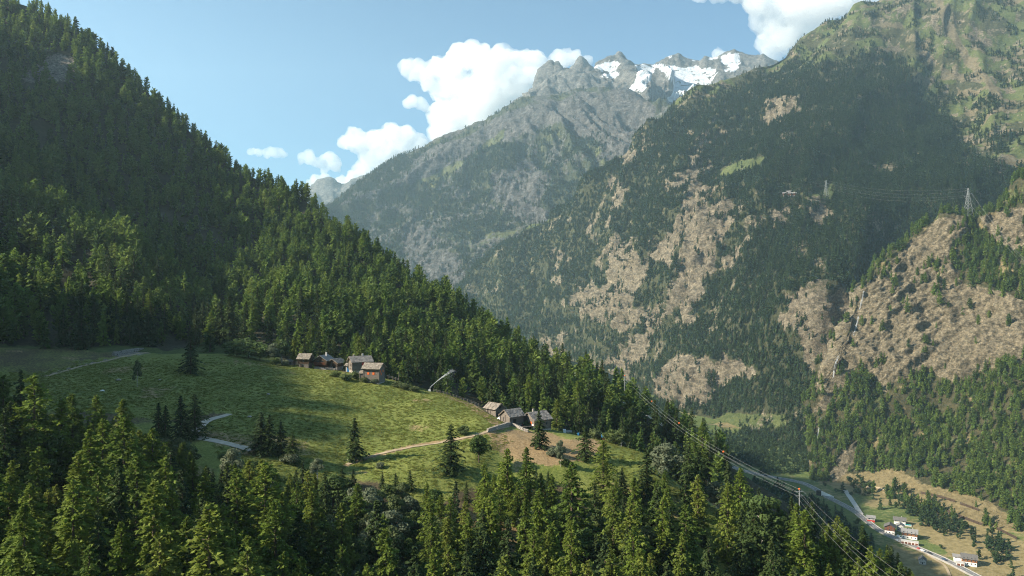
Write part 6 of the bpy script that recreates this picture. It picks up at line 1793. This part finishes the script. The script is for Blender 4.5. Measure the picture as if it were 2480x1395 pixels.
# small line over the near forest
def small_pole(label, u, vb, vt, key):
    p = hit(u, vb, key); h = (CV - vt) / F * p.y - p.z
    e = empty('line_pole', p); tag(e, label, 'pole', 'poles with orange caps')
    MB().tube([(0, 0, -1), (0, 0, h)], [0.16, 0.11], 8).build('post', STEEL, e)
    arms = []
    for i, z in enumerate((h * 0.96, h * 0.84)):
        MB().box((0, 0, z), (2.0 - .3 * i, 0.12, 0.14)).build('crossarm', STEEL, e)
        for s_ in (-1, 1): arms.append(Vector((p.x + s_ * (.95 - .15 * i), p.y, p.z + z + .25)))
        for s_ in (-1, 1): MB().tube([(s_ * (.95 - .15 * i), 0, z), (s_ * (.95 - .15 * i), 0, z + .25)], 0.05, 5).build('insulator', WHITE, e)
    ball(e, Vector((0, 0, h + .3)), 0.34)
    return e, arms
def ball(e, c, r, mat_=None):
    import bmesh
    me = bpy.data.meshes.new('cap'); bm = bmesh.new(); bmesh.ops.create_icosphere(bm, subdivisions=2, radius=r); bm.to_mesh(me); bm.free()
    me.materials.append(mat_ or ORANGE); o = link(bpy.data.objects.new('cap', me), e); o.location = c; return o
p1, A1 = small_pole('tall line pole with orange cap on the ridge road', 1513, 975, 911, 'B')
# second pole in the near forest, third anchor out of view towards the lower right
x2 = (1936 - CU) / F * 196; g2 = ground(x2, 196, 'A')
e = empty('line_pole', (x2, 196, g2)); h2 = (CV - 1186) / F * 196 - g2
tag(e, 'line pole with orange cap sticking out of the right forest', 'pole', 'poles with orange caps')
MB().tube([(0, 0, -1), (0, 0, h2)], [0.16, 0.12], 8).build('post', STEEL, e)
A2 = []
for i, z in enumerate((h2 * 0.97, h2 * 0.90)):
    MB().box((0, 0, z), (1.9, 0.12, 0.14)).build('crossarm', STEEL, e)
    for s_ in (-1, 1): A2.append(Vector((x2 + s_ * .9, 196, g2 + z + .2)))
ball(e, Vector((0, 0, h2 + .2)), 0.26)
A3 = [Vector(((u_ - CU) / F * 92, 92, (CV - v_) / F * 92)) for u_, v_ in ((2215, 1440), (2255, 1440), (2160, 1440), (2185, 1440))]
for k in range(4):
    nm = ('upper left', 'upper right', 'lower left', 'lower right')[k]
    c1 = cable(A1[k], A2[k], 5, 0.013, 'overhead_wire', '%s wire of the far span over the dark trees' % nm, 'wires over the near forest')
    cable(A2[k], A3[k], 1.2, 0.010, 'overhead_wire', '%s wire of the near span at the lower right' % nm, 'wires over the near forest')
    if k == 1:
        for j, t_ in enumerate((6, 11, 17)):
            o = ball(None, c1[t_], 0.36); o.name = 'warning_ball'; tag(o, ('orange ball on the far wire, highest one', 'orange ball on the far wire, middle one', 'orange ball on the far wire, lowest one')[j], 'marker ball', 'orange warning balls')

# ---- far hamlet on the ledge, waterfall, stream
for j, (u, v, L_x) in enumerate(((1903, 474, 14), (1918, 474, 18), (1912, 470, 12))):
    house('mountain_hut', ('left', 'right', 'rear')[j] + ' one of the tiny brown huts on the ledge left of the pylon clearing', 'hut', 'huts on the mountain ledge', u, v, 'C', L_x, 7, 4.5, 2.5, -15, W_RED, TILE_G, 0.8, wins=(('front', 0, 2, 2, 1.5),), found=4.0, dz=1.0)
FOAM = plain('white_falling_water', (0.50, 0.53, 0.56), 0.6, var=0.15, scale=0.3)
def fall(label, pts, w, key, name='waterfall'):
    P = [hit(u, v, key) for u, v in pts]; P = [q for q in P if q is not None]
    P = resample(P, 3.0); rs = np.random.RandomState(len(P))
    mb = MB()
    for off in (-0.5, 0.1, 0.6):
        line = []
        for i, q in enumerate(P):
            d = q.normalized(); line.append(q - d * 1.6 + Vector((off * w + rs.uniform(-.25, .25) * w, 0, 0)))
        mb.tube(line, [w * rs.uniform(.05, .17) for _ in line], 5)
    o = mb.build(name, FOAM, None, True); tag(o, label, 'waterfall'); return o
fall('thin white waterfall dropping beside the bare rock face', [(2092,705),(2088,725),(2083,745),(2078,770),(2072,795),(2067,812)], 1.4, ['E', 'C'])
fall('lower white cascade in the dark notch below the waterfall', [(2030,862),(2024,880),(2020,898),(2018,915)], 1.6, ['E', 'C'])
fall('last cascade of the stream above the boulder fan', [(1988,1010),(1983,1040),(1979,1062)], 1.3, ['E', 'C', 'V'])
# ------------------------------------------------------------------ clouds (well behind and above the haze)
def cloud(name, label, blobs, y0, mpp, voxel, density, seed, squash=0.9, col=(1, 1, 1)):
    """blobs: (u, v, radius) as seen; mpp: metres per photograph pixel at distance y0"""
    import bmesh
    rs = np.random.RandomState(seed)
    bm = bmesh.new()
    for u, v, r in blobs:
        rr = r * mpp
        for k in range(1 + int(r > 22) * 2):
            j = rs.normal(0, 0.32, 3) * rr if k else np.zeros(3)
            q = rr * (1 if k == 0 else rs.uniform(0.45, 0.75))
            yy = y0 + j[1] + rs.uniform(-0.3, 0.3) * rr
            c = Vector(((u - CU) / F * yy + j[0], yy, (CV - v) / F * yy + j[2]))
            bmesh.ops.create_icosphere(bm, subdivisions=2, radius=q, matrix=Matrix.Translation(c) @ Matrix.Diagonal((1, 0.9, squash, 1)))
    me = bpy.data.meshes.new(name); bm.to_mesh(me); bm.free()
    tmp = bpy.data.objects.new('tmp', me); C.objects.link(tmp)
    md = tmp.modifiers.new('r', 'REMESH'); md.mode = 'VOXEL'; md.voxel_size = voxel
    dg = bpy.context.evaluated_depsgraph_get()
    ev = tmp.evaluated_get(dg); m2 = bpy.data.meshes.new_from_object(ev)
    C.objects.unlink(tmp); bpy.data.objects.remove(tmp)
    n = len(m2.vertices); V_ = np.empty(n * 3, np.float32); m2.vertices.foreach_get('co', V_); V_ = V_.reshape(-1, 3).astype(float)
    Nn = np.empty(n * 3, np.float32); m2.vertices.foreach_get('normal', Nn); Nn = Nn.reshape(-1, 3).astype(float)
    s = 60 * mpp
    warp = np.stack([fbm(V_ / s + 5 * k + seed, 3) for k in range(3)], -1) * s * 0.22
    puff = 1 - np.abs(fbm((V_ + warp) / (s * 0.42) + seed, 5, 0.62)) * 2.4
    V_ = V_ + warp + Nn * (puff * s * 0.22 + ridged(V_ / (s * 0.20) + 3, 4, 0.65) * s * 0.055 + fbm(V_ / (s * 0.06), 3) * s * 0.03)[:, None]
    m2.vertices.foreach_set('co', V_.astype(np.float32).ravel()); m2.update()
    tmp = bpy.data.objects.new('tmp', m2); C.objects.link(tmp)      # weld the folds away again
    md = tmp.modifiers.new('r', 'REMESH'); md.mode = 'VOXEL'; md.voxel_size = voxel * 1.1
    dg = bpy.context.evaluated_depsgraph_get()
    m3 = bpy.data.meshes.new_from_object(tmp.evaluated_get(dg))
    C.objects.unlink(tmp); bpy.data.objects.remove(tmp); bpy.data.meshes.remove(m2); m2 = m3
    m2.name = name
    mt = bpy.data.materials.new(name + '_vapour'); mt.use_nodes = True; nt = mt.node_tree; nt.nodes.clear()
    out = nt.nodes.new('ShaderNodeOutputMaterial'); pv = nt.nodes.new('ShaderNodeVolumeScatter')
    pv.inputs['Color'].default_value = (*col, 1); pv.inputs['Density'].default_value = density; pv.inputs['Anisotropy'].default_value = 0.0
    nt.links.new(pv.outputs[0], out.inputs['Volume'])
    m2.materials.clear(); m2.materials.append(mt)
    o = link(bpy.data.objects.new(name, m2)); tag(o, label, 'cloud', 'clouds over the peaks')
    return o
YC = 7600.0; MPP = YC / F
cloud('cloud', 'big white cumulus cloud piled up behind the middle mountain', [(985,168,15),(1010,178,20),(1035,195,22),(1060,165,26),(1090,170,34),(1120,140,30),(1150,135,34),(1185,150,34),(1215,160,36),(1250,150,28),(1290,150,24),(1315,160,20),
  (1090,220,40),(1130,230,50),(1180,230,56),(1235,215,50),(1280,205,40),(1075,285,30),(1110,285,40),(1160,280,48),(1060,322,20),(1090,320,28)], YC, MPP, 12, 0.0065, 1)
cloud('cloud', 'white cloud bank at the left foot of the big cumulus', [(852,325,17),(835,348,15),(875,345,24),(915,350,28),(952,328,26),(985,335,24),(1020,350,24),(940,372,30),(985,375,30),(900,385,22),(925,405,24),(880,418,18),(855,436,14),(830,445,12),(960,400,24),(1040,365,20)], YC + 500, MPP, 11, 0.006, 2)
cloud('cloud', 'loose grey white cloud puffs below the cloud bank over the farthest peak', [(728,384,9),(748,380,11),(770,392,10),(795,392,13),(812,402,12),(788,408,9),(765,440,14),(785,436,14),(752,446,9),(806,446,8)], YC + 900, MPP, 9, 0.005, 3)
cloud('cloud', 'small thin flat cloud, leftmost in the sky', [(612,361,7),(630,364,9),(650,369,9),(672,372,8),(688,374,5)], YC + 900, MPP, 8, 0.005, 4, 0.6)
cloud('cloud', 'tiny cloud wisp left of the big cumulus', [(985,246,5),(1002,243,8),(1018,250,8),(1030,258,5)], YC, MPP, 12, 0.008, 5, 0.7)
cloud('cloud', 'small white cloud showing between the two sharp left peaks', [(1352,140,15),(1372,142,18),(1392,148,18),(1425,155,10)], YC + 600, MPP, 10, 0.006, 6)
cloud('cloud', 'large grey cloud hanging over the shoulder of the right mountain', [(1700,-12,12),(1740,-16,20),(1780,-14,20),(1830,-12,28),(1845,30,20),(1868,60,30),(1890,95,32),(1850,100,18),(1838,0,26),(1835,50,10),(1880,20,35),(1920,70,45),(1930,20,45),(1985,10,50),(1960,70,40),(2040,0,45),(2090,-20,40)], YC, MPP, 12, 0.005, 7)
cloud('cloud', 'faint small cloud above the rightmost snowy peak', [(1738,122,9),(1745,135,8),(1728,138,6)], YC, MPP, 12, 0.007, 8)
# ------------------------------------------------------------------ haze
hm = bpy.data.materials.new('haze_air'); hm.use_nodes = True
nt = hm.node_tree; nt.nodes.clear()
out = nt.nodes.new('ShaderNodeOutputMaterial'); pv = nt.nodes.new('ShaderNodeVolumePrincipled')
pv.inputs['Color'].default_value = (0.60, 0.85, 1.0, 1)
pv.inputs['Density'].default_value = HAZE
pv.inputs['Anisotropy'].default_value = 0.32
nt.links.new(pv.outputs[0], out.inputs['Volume'])
hz = MB().box((0, 3000, 800), (12600, 8000, 2480)).build('haze', hm)
tag(hz, kind='stuff', label='thin blue morning haze filling the valley between the mountains')
